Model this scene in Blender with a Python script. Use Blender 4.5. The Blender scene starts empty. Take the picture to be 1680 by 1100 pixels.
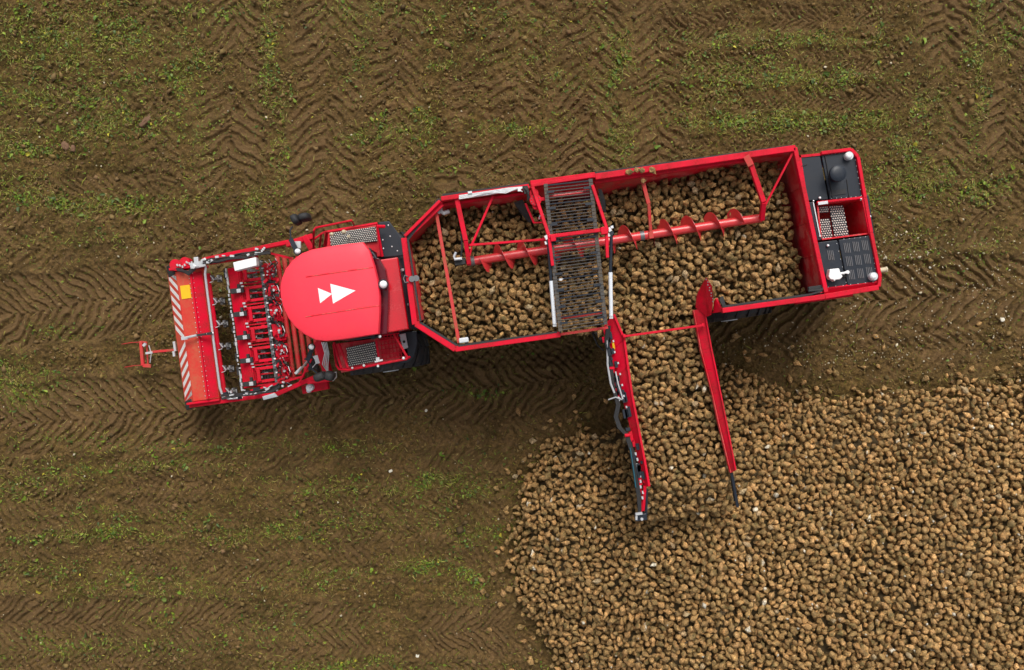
import bpy, math, random
import numpy as np
from mathutils import Vector, Matrix

random.seed(11)
rng = np.random.default_rng(11)
sc = bpy.context.scene
col = sc.collection

# ------------------------------------------------------------------ camera, sky, sun, exposure
CAM_Z, F = 20.0, 1368.0
cam_d = bpy.data.cameras.new('camera'); cam = bpy.data.objects.new('camera', cam_d); col.objects.link(cam)
cam.location = (0, 0, CAM_Z); cam.rotation_euler = (0, 0, 0)
cam_d.sensor_width = 36.0; cam_d.lens = 36.0 * F / 1680.0
cam_d.clip_start = 0.1; cam_d.clip_end = 3000
sc.camera = cam

SUN_EL, SUN_AZ = math.radians(52), math.radians(10)      # azimuth clockwise from +Y
world = bpy.data.worlds.new('World'); sc.world = world; world.use_nodes = True
wn = world.node_tree; wn.nodes.clear()
wo = wn.nodes.new('ShaderNodeOutputWorld'); bg = wn.nodes.new('ShaderNodeBackground')
sky = wn.nodes.new('ShaderNodeTexSky'); sky.sky_type = 'NISHITA'; sky.sun_disc = False
sky.sun_elevation = SUN_EL; sky.sun_rotation = SUN_AZ
sky.air_density = 1.0; sky.dust_density = 4.0; sky.ozone_density = 1.0
hs = wn.nodes.new('ShaderNodeHueSaturation'); hs.inputs['Saturation'].default_value = 0.14
wn.links.new(sky.outputs[0], hs.inputs['Color']); wn.links.new(hs.outputs[0], bg.inputs[0])
bg.inputs[1].default_value = 0.12
wn.links.new(bg.outputs[0], wo.inputs[0])
sun_d = bpy.data.lights.new('sun', 'SUN'); sun = bpy.data.objects.new('sun', sun_d); col.objects.link(sun)
sun_d.energy = 1.5; sun_d.angle = math.radians(30); sun_d.color = (1.0, 0.94, 0.84)
sdir = Vector((math.sin(SUN_AZ) * math.cos(SUN_EL), math.cos(SUN_AZ) * math.cos(SUN_EL), math.sin(SUN_EL)))
sun.rotation_euler = sdir.to_track_quat('Z', 'Y').to_euler(); sun.location = (6, 10, 30)
vs = sc.view_settings; vs.view_transform = 'Standard'; vs.look = 'None'; vs.gamma = 1.0; vs.exposure = 0.42
vs.use_curve_mapping = False
sc.cycles.max_bounces = 6; sc.cycles.diffuse_bounces = 3; sc.cycles.glossy_bounces = 3

def P(px, py, z):
    """a point of the place: the photo measured in pixels, at a real height z in metres"""
    s = (CAM_Z - z) / F
    return Vector(((px - 840) * s, (550 - py) * s, z))

# ------------------------------------------------------------------ materials
def newmat(name):
    m = bpy.data.materials.new(name); m.use_nodes = True
    nt = m.node_tree; b = nt.nodes['Principled BSDF']
    return m, nt, b
def nd(nt, t, **kw):
    n = nt.nodes.new(t)
    for k, v in kw.items():
        if k in n.inputs: n.inputs[k].default_value = v
        else: setattr(n, k, v)
    return n
def ramp(nt, src, stops):
    r = nt.nodes.new('ShaderNodeValToRGB'); e = r.color_ramp.elements
    while len(e) < len(stops): e.new(0.5)
    for el, (p, c) in zip(e, stops):
        el.position = p; el.color = (*c, 1) if len(c) == 3 else (c[0],) * 3 + (1,)
    nt.links.new(src, r.inputs[0]); return r
def mixc(nt, fac, a, b, mode='MIX'):
    m = nt.nodes.new('ShaderNodeMix'); m.data_type = 'RGBA'; m.blend_type = mode
    for sock, v in ((m.inputs[0], fac), (m.inputs[6], a), (m.inputs[7], b)):
        if isinstance(v, bpy.types.NodeSocket): nt.links.new(v, sock)
        else: sock.default_value = v if isinstance(v, (int, float)) else (*v, 1)
    return m.outputs[2]

def paint(name, rgb, rough=0.35, metal=0.0, dirt=0.25, dirtc=(0.16, 0.095, 0.05), scale=3.0, bump=0.02, coat=0.0, dlo=0.5, dhi=0.75, spec=0.5):
    m, nt, b = newmat(name)
    co = nd(nt, 'ShaderNodeNewGeometry')
    n1 = nd(nt, 'ShaderNodeTexNoise', Scale=scale, Detail=8.0, Roughness=0.65)
    n2 = nd(nt, 'ShaderNodeTexNoise', Scale=scale * 9, Detail=4.0, Roughness=0.7)
    nt.links.new(co.outputs['Position'], n1.inputs['Vector']); nt.links.new(co.outputs['Position'], n2.inputs['Vector'])
    r1 = ramp(nt, n1.outputs[0], [(dlo, (0,)), (dhi, (1,))]); r2 = ramp(nt, n2.outputs[0], [(0.38, (0.25,)), (0.60, (1,))])
    mul = nd(nt, 'ShaderNodeMath', operation='MULTIPLY'); nt.links.new(r1.outputs[0], mul.inputs[0]); nt.links.new(r2.outputs[0], mul.inputs[1])
    mu2 = nd(nt, 'ShaderNodeMath', operation='MULTIPLY'); nt.links.new(mul.outputs[0], mu2.inputs[0]); mu2.inputs[1].default_value = dirt
    v = mixc(nt, n2.outputs[0], tuple(c * 0.86 for c in rgb), tuple(min(1, c * 1.12) for c in rgb))
    nt.links.new(mixc(nt, mu2.outputs[0], v, dirtc), b.inputs['Base Color'])
    mr = nd(nt, 'ShaderNodeMath', operation='MULTIPLY_ADD'); nt.links.new(mul.outputs[0], mr.inputs[0]); mr.inputs[1].default_value = 0.4; mr.inputs[2].default_value = rough
    nt.links.new(mr.outputs[0], b.inputs['Roughness'])
    b.inputs['Metallic'].default_value = metal; b.inputs['Coat Weight'].default_value = coat; b.inputs['Coat Roughness'].default_value = 0.12
    b.inputs['Specular IOR Level'].default_value = spec
    if bump:
        bp = nd(nt, 'ShaderNodeBump', Strength=0.4, Distance=bump); nt.links.new(n2.outputs[0], bp.inputs['Height']); nt.links.new(bp.outputs[0], b.inputs['Normal'])
    return m

RED = paint('red_paint', (0.64, 0.003, 0.026), 0.48, dirt=0.6, dirtc=(0.16, 0.03, 0.02), bump=0.002, spec=0.16, dlo=.42, dhi=.62)
ROOF = paint('roof_paint', (0.92, 0.035, 0.065), 0.5, dirt=0.3, dirtc=(.66, .07, .07), scale=2, bump=0.0, spec=.4)
WORN = paint('worn_red_sheet', (0.58, 0.005, 0.018), 0.45, spec=.3, dirt=0.75, dirtc=(0.55, 0.17, 0.14), scale=3.2, bump=0.004, dlo=0.44, dhi=0.60)
HOOD = paint('dusty_red_hood', (0.62, 0.028, 0.02), 0.5, dirt=0.75, dirtc=(0.42, 0.16, 0.07), scale=2.5, bump=0.003, dlo=0.35, dhi=0.7)
DIRTY = paint('muddy_red', (0.56, 0.012, 0.02), 0.55, dirt=0.65, dirtc=(0.2, 0.12, 0.06), scale=5, bump=0.006, dlo=0.4, dhi=0.6)
BLACK = paint('black_plate', (0.013, 0.018, 0.028), 0.40, spec=0.35, dirt=0.12, dirtc=(0.09, 0.075, 0.06), bump=0.001)
RUBBER = paint('rubber', (0.018, 0.018, 0.02), 0.7, dirt=0.4, dirtc=(0.10, 0.075, 0.05), bump=0.003)
BELT = paint('belt_steel', (0.035, 0.037, 0.042), 0.5, metal=0.0, dirt=0.6, dirtc=(0.15, 0.11, 0.065), bump=0.002, dlo=0.35, dhi=0.6)
SILVER = paint('bare_steel', (0.62, 0.63, 0.65), 0.35, metal=0.55, dirt=0.4, bump=0.001)
DARKSTEEL = paint('dark_steel', (0.16, 0.16, 0.17), 0.45, metal=0.5, dirt=0.5, bump=0.002)
CHROME = paint('chrome_rod', (0.80, 0.84, 0.90), 0.25, metal=0.2, dirt=0.05, bump=0)
WHITE = paint('white_plastic', (0.80, 0.81, 0.82), 0.4, dirt=0.12, bump=0)
GREY = paint('grey_plastic', (0.55, 0.57, 0.60), 0.45, dirt=0.2, bump=0.001)
YELLOW = paint('yellow_label', (0.85, 0.5, 0.01), 0.5, dirt=0.2, bump=0)
REFL = paint('white_reflective', (0.78, 0.76, 0.75), 0.45, dirt=0.25, bump=0)
TYRE = paint('tyre_rubber', (0.022, 0.022, 0.026), 0.6, dirt=0.7, dirtc=(0.10, 0.07, 0.045), scale=4, bump=0.004)
BEIGE = paint('beige_plastic', (0.55, 0.48, 0.33), 0.5, dirt=0.2, bump=0)
GRATE = paint('zinc_grating', (0.82, 0.78, 0.70), 0.4, dirt=0.4, bump=0.001)
m, nt, b = newmat('tinted_glass'); GLASS = m
b.inputs['Base Color'].default_value = (0.02, 0.012, 0.015, 1); b.inputs['Roughness'].default_value = 0.06; b.inputs['Coat Weight'].default_value = 0.3
m, nt, b = newmat('lamp_cover'); LAMP = m
b.inputs['Base Color'].default_value = (0.86, 0.88, 0.90, 1); b.inputs['Roughness'].default_value = 0.2

# ------------------------------------------------------------------ mesh helpers
ROOT_M = Matrix.Identity(4)
class MB:
    def __init__(s): s.v = []; s.f = []
    def add(s, vs, fs):
        o = len(s.v); s.v += [Vector(v) for v in vs]; s.f += [tuple(i + o for i in f) for f in fs]; return s
    def prism(s, pts, h):
        """polygon of 3-D points, extruded straight down by h"""
        n = len(pts); a = [Vector(p) for p in pts]; lo = [p - Vector((0, 0, h)) for p in a]
        fs = [tuple(range(n)), tuple(range(2 * n - 1, n - 1, -1))] + [(i, i + n, (i + 1) % n + n, (i + 1) % n) for i in range(n)]
        return s.add(a + lo, fs)
    def slab(s, pts, t):
        """sheet through the points with thickness t along its normal"""
        a = [Vector(p) for p in pts]; nn = (a[1] - a[0]).cross(a[2] - a[0]).normalized()
        if nn.z < 0: nn = -nn
        n = len(a); lo = [p - nn * t for p in a]
        fs = [tuple(range(n)), tuple(range(2 * n - 1, n - 1, -1))] + [(i, i + n, (i + 1) % n + n, (i + 1) % n) for i in range(n)]
        return s.add(a + lo, fs)
    def beam(s, a, b, w, h=None):
        a, b = Vector(a), Vector(b); h = h or w; d = (b - a).normalized()
        up = Vector((0, 0, 1)) if abs(d.z) < 0.95 else Vector((0, 1, 0))
        sd = d.cross(up).normalized(); u2 = sd.cross(d).normalized()
        c = [sd * (w / 2 * i) + u2 * (h / 2 * j) for i, j in ((-1, -1), (1, -1), (1, 1), (-1, 1))]
        return s.add([a + k for k in c] + [b + k for k in c], [(0, 1, 2, 3), (7, 6, 5, 4)] + [(i, i + 4, (i + 1) % 4 + 4, (i + 1) % 4) for i in range(4)])
    def box(s, c, sx, sy, sz, ang=0.0):
        c = Vector(c); R = Matrix.Rotation(ang, 3, 'Z')
        vs = [c + R @ Vector((i * sx / 2, j * sy / 2, k * sz / 2)) for k in (-1, 1) for i, j in ((-1, -1), (1, -1), (1, 1), (-1, 1))]
        return s.add(vs, [(3, 2, 1, 0), (4, 5, 6, 7), (0, 1, 5, 4), (1, 2, 6, 5), (2, 3, 7, 6), (3, 0, 4, 7)])
    def tube(s, pts, r, n=10, caps=True):
        pts = [Vector(p) for p in pts]; rs = r if isinstance(r, (list, tuple)) else [r] * len(pts)
        rings = []; prev = None
        for i, p in enumerate(pts):
            d = (pts[min(i + 1, len(pts) - 1)] - pts[max(i - 1, 0)]).normalized()
            if prev is None:
                a = d.cross(Vector((0, 0, 1)) if abs(d.z) < 0.9 else Vector((1, 0, 0))).normalized()
            else:
                a = (prev - d * prev.dot(d)).normalized()
            prev = a; bb = d.cross(a)
            rings.append([p + (a * math.cos(t) + bb * math.sin(t)) * rs[i] for t in (2 * math.pi * k / n for k in range(n))])
        fs = []
        for i in range(len(pts) - 1):
            for k in range(n):
                fs.append((i * n + k, i * n + (k + 1) % n, (i + 1) * n + (k + 1) % n, (i + 1) * n + k))
        if caps: fs += [tuple(range(n - 1, -1, -1)), tuple((len(pts) - 1) * n + k for k in range(n))]
        return s.add([v for rg in rings for v in rg], fs)
    def cyl(s, c, r, h, n=20, axis=(0, 0, 1)):
        a = Vector(axis).normalized() * (h / 2); return s.tube([Vector(c) - a, Vector(c) + a], r, n)
    def dome(s, c, r, h, n=16, k=5):
        c = Vector(c); vs = []; fs = []
        for j in range(k):
            t = j / k * math.pi / 2
            vs += [c + Vector((math.cos(a) * r * math.cos(t), math.sin(a) * r * math.cos(t), h * math.sin(t))) for a in (2 * math.pi * i / n for i in range(n))]
        vs.append(c + Vector((0, 0, h)))
        for j in range(k - 1):
            for i in range(n): fs.append((j * n + i, j * n + (i + 1) % n, (j + 1) * n + (i + 1) % n, (j + 1) * n + i))
        for i in range(n): fs.append(((k - 1) * n + i, (k - 1) * n + (i + 1) % n, k * n))
        fs.append(tuple(range(n - 1, -1, -1)))
        return s.add(vs, fs)

def build(name, mb, mat, parent=None, smooth=False, bevel=0.0, mesh=None):
    """one mesh object in world space; when it has a parent it stays where it is"""
    c = sum(mb.v, Vector()) / len(mb.v)
    me = bpy.data.meshes.new(name); me.from_pydata([v - c for v in mb.v], [], mb.f); me.materials.append(mat)
    me.validate()
    import bmesh
    bm = bmesh.new(); bm.from_mesh(me); bmesh.ops.recalc_face_normals(bm, faces=bm.faces); bm.to_mesh(me); bm.free()
    o = bpy.data.objects.new(name, me); col.objects.link(o)
    if smooth:
        me.shade_smooth()
        try: me.set_sharp_from_angle(angle=math.radians(38))
        except Exception: pass
    if bevel:
        bv = o.modifiers.new('edge', 'BEVEL'); bv.width = bevel; bv.segments = 2; bv.limit_method = 'ANGLE'; bv.angle_limit = math.radians(40)
    put(o, parent, Matrix.Translation(c)); return o
WM = {}
def put(o, parent, wm):
    WM[o.name] = wm.copy()
    if parent is not None:
        o.parent = parent; o.matrix_basis = WM[parent.name].inverted() @ wm
    else: o.matrix_basis = wm
def tag(o, label=None, cat=None, group=None, kind=None):
    for k, v in (('label', label), ('category', cat), ('group', group), ('kind', kind)):
        if v: o[k] = v
    return o
def copies(proto, parent, mats, name=None):
    for wm in mats:
        o = proto.copy(); col.objects.link(o); put(o, parent, wm)

# ------------------------------------------------------------------ noise
_perm = rng.permutation(256); _perm = np.concatenate([_perm, _perm, _perm])
_g = rng.normal(size=(256, 2)); _g /= np.linalg.norm(_g, axis=1, keepdims=True)
def gnoise(x, y):
    xi = np.floor(x).astype(int); yi = np.floor(y).astype(int); xf = x - xi; yf = y - yi
    u = xf * xf * xf * (xf * (xf * 6 - 15) + 10); v = yf * yf * yf * (yf * (yf * 6 - 15) + 10)
    def g(ix, iy, fx, fy):
        h = _perm[(_perm[ix & 255] + iy) & 255]; q = _g[h]; return q[..., 0] * fx + q[..., 1] * fy
    a = g(xi, yi, xf, yf); b_ = g(xi + 1, yi, xf - 1, yf); c = g(xi, yi + 1, xf, yf - 1); d = g(xi + 1, yi + 1, xf - 1, yf - 1)
    return ((a + u * (b_ - a)) * (1 - v) + (c + u * (d - c)) * v) * 1.5
def fbm(x, y, f, o=4, gain=0.5, off=0.0):
    r = 0; a = 1.0
    for i in range(o):
        r = r + a * gnoise(x * f + off + i * 17.3, y * f - off + i * 9.1); a *= gain; f *= 2.03
    return r
def sstep(a, b_, x):
    t = np.clip((x - a) / (b_ - a), 0, 1); return t * t * (3 - 2 * t)

# tyre tracks: (x0,y0,x1,y1 in photo pixels, half width px, lug pitch px, direction of the chevron, depth m, slant)
TRACKS = [
    (-300, 560, 300, 474, 60, 17.5, 1, .050, 1.0), (-300, 712, 1000, 622, 62, 17.5, 1, .050, 1.0),
    (1430, 372, 2050, 300, 56, 21, 1, .050, 1.1), (1100, 515, 2050, 448, 62, 23, 1, .060, 1.1),
    (-300, 425, 420, 395, 40, 19, 1, .022, 1.0),
    (-300, 1020, 900, 1035, 46, 15, -1, .040, 1.0), (-300, 830, 860, 815, 42, 14, -1, .024, 1.0),
    (-300, 925, 850, 930, 40, 14, 1, .022, 1.0), (300, 735, 1050, 715, 44, 17, 1, .032, 1.0),
    (400, -250, 372, 470, 58, 21, 2, .040, .8), (545, -250, 528, 440, 58, 21, 2, .040, .8),
    (980, -250, 958, 330, 56, 21, 2, .043, .8), (1092, -250, 1076, 300, 46, 20, 2, .036, .8),
    (1556, -250, 1541, 300, 50, 21, 2, .042, .8), (1652, -250, 1650, 330, 40, 21, 2, .045, .8),
    (785, 110, 745, 330, 40, 19, 2, .038, .4), (672, -250, 642, 330, 46, 20, 2, .028, .8),
    (455, -250, 440, 440, 30, 19, 2, .022, .8), (268, -250, 250, 330, 44, 20, 2, .026, .8), (862, -250, 840, 310, 48, 20, 2, .030, .8), (1215, 240, 1222, -250, 20, 20, 2, .014, .8),
    (-300, 345, 340, 318, 44, 17, 1, .026, 1.0), (-300, 185, 250, 170, 44, 16, 1, .028, 1.0), (1180, 592, 2050, 545, 46, 19, 1, .034, 1.0), (1430, 300, 2050, 250, 30, 17, 1, .02, 1.0),
    (-300, 1090, 900, 1092, 30, 15, -1, .030, 1.0), (-300, 878, 840, 872, 26, 14, 1, .022, 1.0), (-300, 768, 850, 770, 34, 14, -1, .024, 1.0), (620, 590, 1000, 560, 40, 19, 1, .04, 1.0),
    (1080, 45, 1470, 20, 26, 11, 1, .035, 1.0), (1080, 112, 1500, 96, 24, 11, 1, .030, 1.0),
    (1080, 165, 1520, 158, 24, 11, 1, .028, 1.0), (1110, 235, 1500, 222, 20, 11, 1, .026, 1.0),
]
S0 = CAM_Z / F
def track_fields(x, y):
    """height, pressed-soil mask"""
    px = 840 + x / S0; py = 550 - y / S0
    wx = fbm(x, y, 0.9, 4, off=5.2) * 9; wy = fbm(x, y, 0.9, 4, off=31.7) * 9
    fade = fbm(x, y, 0.55, 3, off=77.0)
    H = np.zeros_like(x); M = np.zeros_like(x)
    for i, (x0, y0, x1, y1, hw, pitch, kind, dep, sl) in enumerate(TRACKS):
        dx, dy = x1 - x0, y1 - y0; L = math.hypot(dx, dy); dx /= L; dy /= L
        rx, ry = px + wx - x0, py + wy - y0
        u = rx * dx + ry * dy; v = -rx * dy + ry * dx
        inside = sstep(hw, hw - 9, np.abs(v)) * sstep(-10, 30, u) * sstep(L + 10, L - 30, u)
        inside *= np.clip(0.98 + fade * 1.2 + 0.15 * math.sin(i * 2.1) + fbm(x, y, 1.9, 2, off=i * 7.7) * 0.6, 0.30, 1.1)
        sgn = 1.0 if kind == 1 else (-1.0 if kind == -1 else 1.0)
        ph = (u * sgn + np.abs(v) * sl * 1.0 if kind != 2 else u * 1.0 - np.abs(v) * sl) / pitch + np.where(v > 0, 0.5, 0.0)
        ph = ph + fbm(x, y, 1.4, 3, off=i * 3.3) * 0.30
        fr = ph - np.floor(ph)
        tri = np.abs(fr - 0.5) * 2
        bar = sstep(0.42, 0.78, tri)                        # lug groove
        rim = sstep(0.25, 0.42, tri) * (1 - bar)            # squeezed-up lip
        H += inside * (-bar * dep * 1.25 + rim * dep * 0.45 - dep * 0.35)
        M = np.maximum(M, inside * (1 - bar) * min(1, dep / 0.045))
        if dep > .03: M = np.maximum(M, .5 * sstep(hw * 1.5, hw * .9, np.abs(v)) * sstep(-10, 30, u) * sstep(L + 10, L - 30, u) * np.clip(.7 + fade * 1.5, 0, 1))
        edge = np.exp(-((np.abs(v) - hw - 2) / 7.0) ** 2) * sstep(-10, 30, u) * sstep(L + 10, L - 30, u)
        H += edge * dep * 0.55
    return H, M

# green patches: (px, py, rx, ry, strength)
GREEN = [
    (120, 60, 190, 60, .75), (60, 150, 120, 45, .6), (150, 90, 80, 35, .7), (190, 205, 90, 35, .9), (30, 230, 70, 30, .7), (90, 235, 60, 18, .7),
    (170, 150, 130, 30, .6), (300, 120, 45, 35, .8), (310, 20, 120, 22, .6), (140, 335, 210, 16, .9), (40, 310, 60, 30, .6), (330, 225, 30, 90, .45),
    (440, 90, 16, 110, .8), (455, 210, 14, 120, .55), (430, 330, 20, 40, .7), (30, 640, 75, 26, .95), (10, 610, 50, 40, .6), (60, 610, 40, 12, .5),
    (200, 765, 190, 12, .8), (30, 800, 60, 30, .6), (60, 790, 90, 16, .6), (160, 878, 170, 12, 1.1), (420, 875, 160, 20, .7), (240, 845, 200, 18, .4), (60, 935, 90, 22, .6),
    (240, 965, 190, 22, .55), (520, 950, 90, 20, .5), (540, 800, 120, 22, .55), (720, 800, 130, 18, .8), (780, 870, 70, 22, .7), (620, 850, 150, 25, .45), (690, 930, 60, 18, .8),
    (770, 945, 40, 14, .8), (180, 1060, 200, 20, .55), (480, 1030, 160, 30, .35), (760, 975, 60, 20, .5), (360, 735, 200, 14, .45), (560, 735, 90, 14, .5), (100, 720, 150, 12, .4),
    (1290, 65, 190, 16, .75), (1200, 105, 100, 20, .8), (1290, 130, 190, 18, .9), (1290, 200, 200, 22, 1.15), (1160, 160, 60, 26, .7), (1440, 80, 14, 60, .7), (1450, 200, 50, 20, .9),
    (1500, 290, 70, 30, .9), (1620, 305, 60, 25, .9), (1440, 320, 40, 40, .5), (1600, 100, 16, 110, .75), (1650, 60, 30, 40, .5), (1530, 175, 30, 40, .5), (1590, 200, 14, 60, .6), (1480, 240, 22, 50, .6),
    (1010, 110, 22, 90, .9), (1020, 225, 20, 60, .8), (730, 115, 24, 10, 1.2), (720, 80, 18, 8, 1.0), (860, 35, 70, 16, .5), (650, 215, 70, 18, .7), (690, 195, 22, 14, 1.1),
    (840, 212, 70, 14, 1.0), (870, 90, 60, 14, .6), (930, 130, 60, 16, .5), (590, 70, 22, 60, .5), (590, 20, 80, 20, .5), (930, 200, 40, 20, .6), (600, 225, 30, 12, .8), (680, 280, 120, 14, .3),
    (1100, 140, 60, 30, .4), (700, 30, 200, 30, .3), (800, 640, 60, 10, .6), (740, 760, 60, 12, .4), (1500, 400, 60, 30, .35), (1600, 420, 60, 40, .25),
    (150, 390, 140, 14, .35), (110, 545, 60, 14, .4), (560, 1090, 200, 16, .5), (250, 1010, 60, 20, .3),
]
def green_field(x, y):
    px = 840 + x / S0; py = 550 - y / S0
    px = px + fbm(x, y, 0.8, 3, off=3) * 22; py = py + fbm(x, y, 0.8, 3, off=13) * 14
    g = np.zeros_like(x)
    for (cx, cy, rx, ry, s) in GREEN:
        d = ((px - cx) / rx) ** 2 + ((py - cy) / ry) ** 2
        g = np.maximum(g, 1.15 * s * np.exp(-d * 1.1))
    out = (px < -20) | (px > 1700) | (py < -20) | (py > 1120)
    g = np.where(out, np.maximum(g, 0.45 + fbm(x, y, 0.3, 2, off=8)), g)
    topb = sstep(560, 420, py) * 0.05
    return np.clip(g + topb + 0.045, 0, 1.3)
def ground_z(x, y):
    H, M = track_fields(x, y)
    base = fbm(x, y, 0.22, 2, off=2) * 0.05 + fbm(x, y, 1.3, 3, off=7) * 0.030
    rough = 1.0 - 0.62 * M
    n = fbm(x, y, 3.2, 2, 0.6, off=21) * 0.038 + np.abs(fbm(x, y, 7.0, 2, 0.6, off=41)) * 0.050 + fbm(x * .6 + y * .5, y * .6 - x * .5, 14, 2, off=4) * 0.022
    return H + base + n * rough, M

def grow(a, b_, step, far):
    c = list(np.arange(a, b_ + 1e-6, step)); lo = []; hi = []; s = step; x = a
    while x > -far: s *= 1.22; x -= s; lo.append(x)
    s = step; x = c[-1]
    while x < far: s *= 1.22; x += s; hi.append(x)
    return np.array(lo[::-1] + c + hi)
gx = grow(-13.2, 13.2, 0.027, 420); gy = grow(-8.9, 8.9, 0.027, 420)
X, Y = np.meshgrid(gx, gy); nx, ny = len(gx), len(gy)
far = np.maximum(np.abs(X), np.abs(Y))
Z, M = ground_z(X, Y)
Z = np.where(far > 30, fbm(X, Y, 0.02, 2) * 0.4 * sstep(30, 120, far), Z)
G = green_field(X, Y)
me = bpy.data.meshes.new('ground')
me.vertices.add(nx * ny); me.vertices.foreach_set('co', np.stack([X, Y, Z], -1).astype(np.float32).ravel())
ii = (np.arange(ny - 1)[:, None] * nx + np.arange(nx - 1)[None, :]).ravel()
quads = np.stack([ii, ii + 1, ii + nx + 1, ii + nx], -1).astype(np.int32)
me.loops.add(quads.size); me.loops.foreach_set('vertex_index', quads.ravel())
me.polygons.add(len(quads)); me.polygons.foreach_set('loop_start', np.arange(0, quads.size, 4, dtype=np.int32)); me.polygons.foreach_set('loop_total', np.full(len(quads), 4, dtype=np.int32))
me.update(); me.shade_smooth()
for nm, arr in (('pressed', M), ('green', G)):
    a = me.attributes.new(nm, 'FLOAT', 'POINT'); a.data.foreach_set('value', arr.astype(np.float32).ravel())
ground = bpy.data.objects.new('ground', me); col.objects.link(ground)
tag(ground, 'bare brown harvested field soil pressed with herringbone tyre tracks', kind='structure')

m, nt, b = newmat('field_soil'); SOIL = m
geo = nd(nt, 'ShaderNodeNewGeometry'); pos = geo.outputs['Position']
def noi(scale, det=6.0, rgh=0.6, dist=0.0):
    n = nd(nt, 'ShaderNodeTexNoise', Scale=scale, Detail=det, Roughness=rgh, Distortion=dist); nt.links.new(pos, n.inputs['Vector']); return n
nA, nB, nC, nD = noi(0.45, 4), noi(2.6, 6, 0.65), noi(13, 5, 0.7, 0.6), noi(38, 4, 0.75)
cA = ramp(nt, nA.outputs[0], [(0.35, (0.104, 0.063, 0.017)), (0.65, (0.150, 0.090, 0.029))]).outputs[0]
cB = ramp(nt, nB.outputs[0], [(0.32, (0.062, 0.045, 0.012)), (0.5, (0.126, 0.078, 0.024)), (0.68, (0.195, 0.112, 0.050))]).outputs[0]
c1 = mixc(nt, 0.6, cA, cB)
cC = ramp(nt, nC.outputs[0], [(0.34, (0.26,)), (0.5, (0.90,)), (0.66, (1.85,))]).outputs[0]  # shade painted into crevices: low spots of the bump noise go dark
c2 = mixc(nt, 0.75, c1, cC, 'MULTIPLY')
at = nd(nt, 'ShaderNodeAttribute', attribute_name='pressed')
mp = nd(nt, 'ShaderNodeMath', operation='MULTIPLY'); nt.links.new(at.outputs['Fac'], mp.inputs[0]); mp.inputs[1].default_value = 0.6
nE = noi(1.1, 5, 0.6, 0.8); rE = ramp(nt, nE.outputs[0], [(0.40, (0.72,)), (0.60, (1.12,))])
c2 = mixc(nt, 0.8, c2, rE.outputs[0], 'MULTIPLY')
c3 = mixc(nt, mp.outputs[0], c2, (0.212, 0.124, 0.058))
ag = nd(nt, 'ShaderNodeAttribute', attribute_name='green')
rD = ramp(nt, nD.outputs[0], [(0.47, (0,)), (0.64, (1,))])
mg = nd(nt, 'ShaderNodeMath', operation='MULTIPLY'); nt.links.new(ag.outputs['Fac'], mg.inputs[0]); nt.links.new(rD.outputs[0], mg.inputs[1])
mg2 = nd(nt, 'ShaderNodeMath', operation='MULTIPLY'); nt.links.new(mg.outputs[0], mg2.inputs[0]); mg2.inputs[1].default_value = 0.8
c4 = mixc(nt, mg2.outputs[0], c3, (0.098, 0.102, 0.012))
# fine chopped leaf and straw fibres in the soil
vo = nd(nt, 'ShaderNodeTexVoronoi', Scale=48.0); nt.links.new(pos, vo.inputs['Vector'])
rv = ramp(nt, vo.outputs['Distance'], [(0.10, (1,)), (0.22, (0,))])
vc = nd(nt, 'ShaderNodeSeparateColor'); nt.links.new(vo.outputs['Color'], vc.inputs[0])
rc = ramp(nt, vc.outputs[0], [(0.74, (0,)), (0.80, (1,))])
mv = nd(nt, 'ShaderNodeMath', operation='MULTIPLY'); nt.links.new(rv.outputs[0], mv.inputs[0]); nt.links.new(rc.outputs[0], mv.inputs[1])
c5 = mixc(nt, mv.outputs[0], c4, (0.23, 0.19, 0.065))
nt.links.new(c5, b.inputs['Base Color']); b.inputs['Roughness'].default_value = 0.9; b.inputs['Specular IOR Level'].default_value = 0.18
b1 = nd(nt, 'ShaderNodeBump', Strength=0.9, Distance=0.045); nt.links.new(nC.outputs[0], b1.inputs['Height'])
b2 = nd(nt, 'ShaderNodeBump', Strength=1.0, Distance=0.035); nt.links.new(nD.outputs[0], b2.inputs['Height']); nt.links.new(b1.outputs[0], b2.inputs['Normal'])
nt.links.new(b2.outputs[0], b.inputs['Normal'])
me.materials.append(SOIL)

def big_mesh(name, verts, faces_n, nvper, mat, cols=None, smooth=False, attrs=None):
    """verts (N,k,3) instances already placed; faces_n (f,m) index pattern of one instance, all faces with m corners"""
    N, k, _ = verts.shape; fm = faces_n.shape[1]
    me = bpy.data.meshes.new(name)
    me.vertices.add(N * k); me.vertices.foreach_set('co', verts.astype(np.float32).ravel())
    idx = (faces_n[None] + (np.arange(N) * k)[:, None, None]).astype(np.int32)
    nf = idx.shape[0] * idx.shape[1]
    me.loops.add(nf * fm); me.loops.foreach_set('vertex_index', idx.ravel())
    me.polygons.add(nf); me.polygons.foreach_set('loop_start', np.arange(0, nf * fm, fm, dtype=np.int32)); me.polygons.foreach_set('loop_total', np.full(nf, fm, dtype=np.int32))
    me.update()
    if smooth: me.shade_smooth()
    if cols is not None:
        a = me.attributes.new('tint', 'FLOAT_COLOR', 'POINT')
        c = np.concatenate([np.repeat(cols[:, None, :], k, 1) if cols.ndim == 2 else cols, np.ones((N, k, 1))], -1)
        a.data.foreach_set('color', c.astype(np.float32).ravel())
    me.materials.append(mat)
    o = bpy.data.objects.new(name, me); col.objects.link(o); return o

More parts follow.
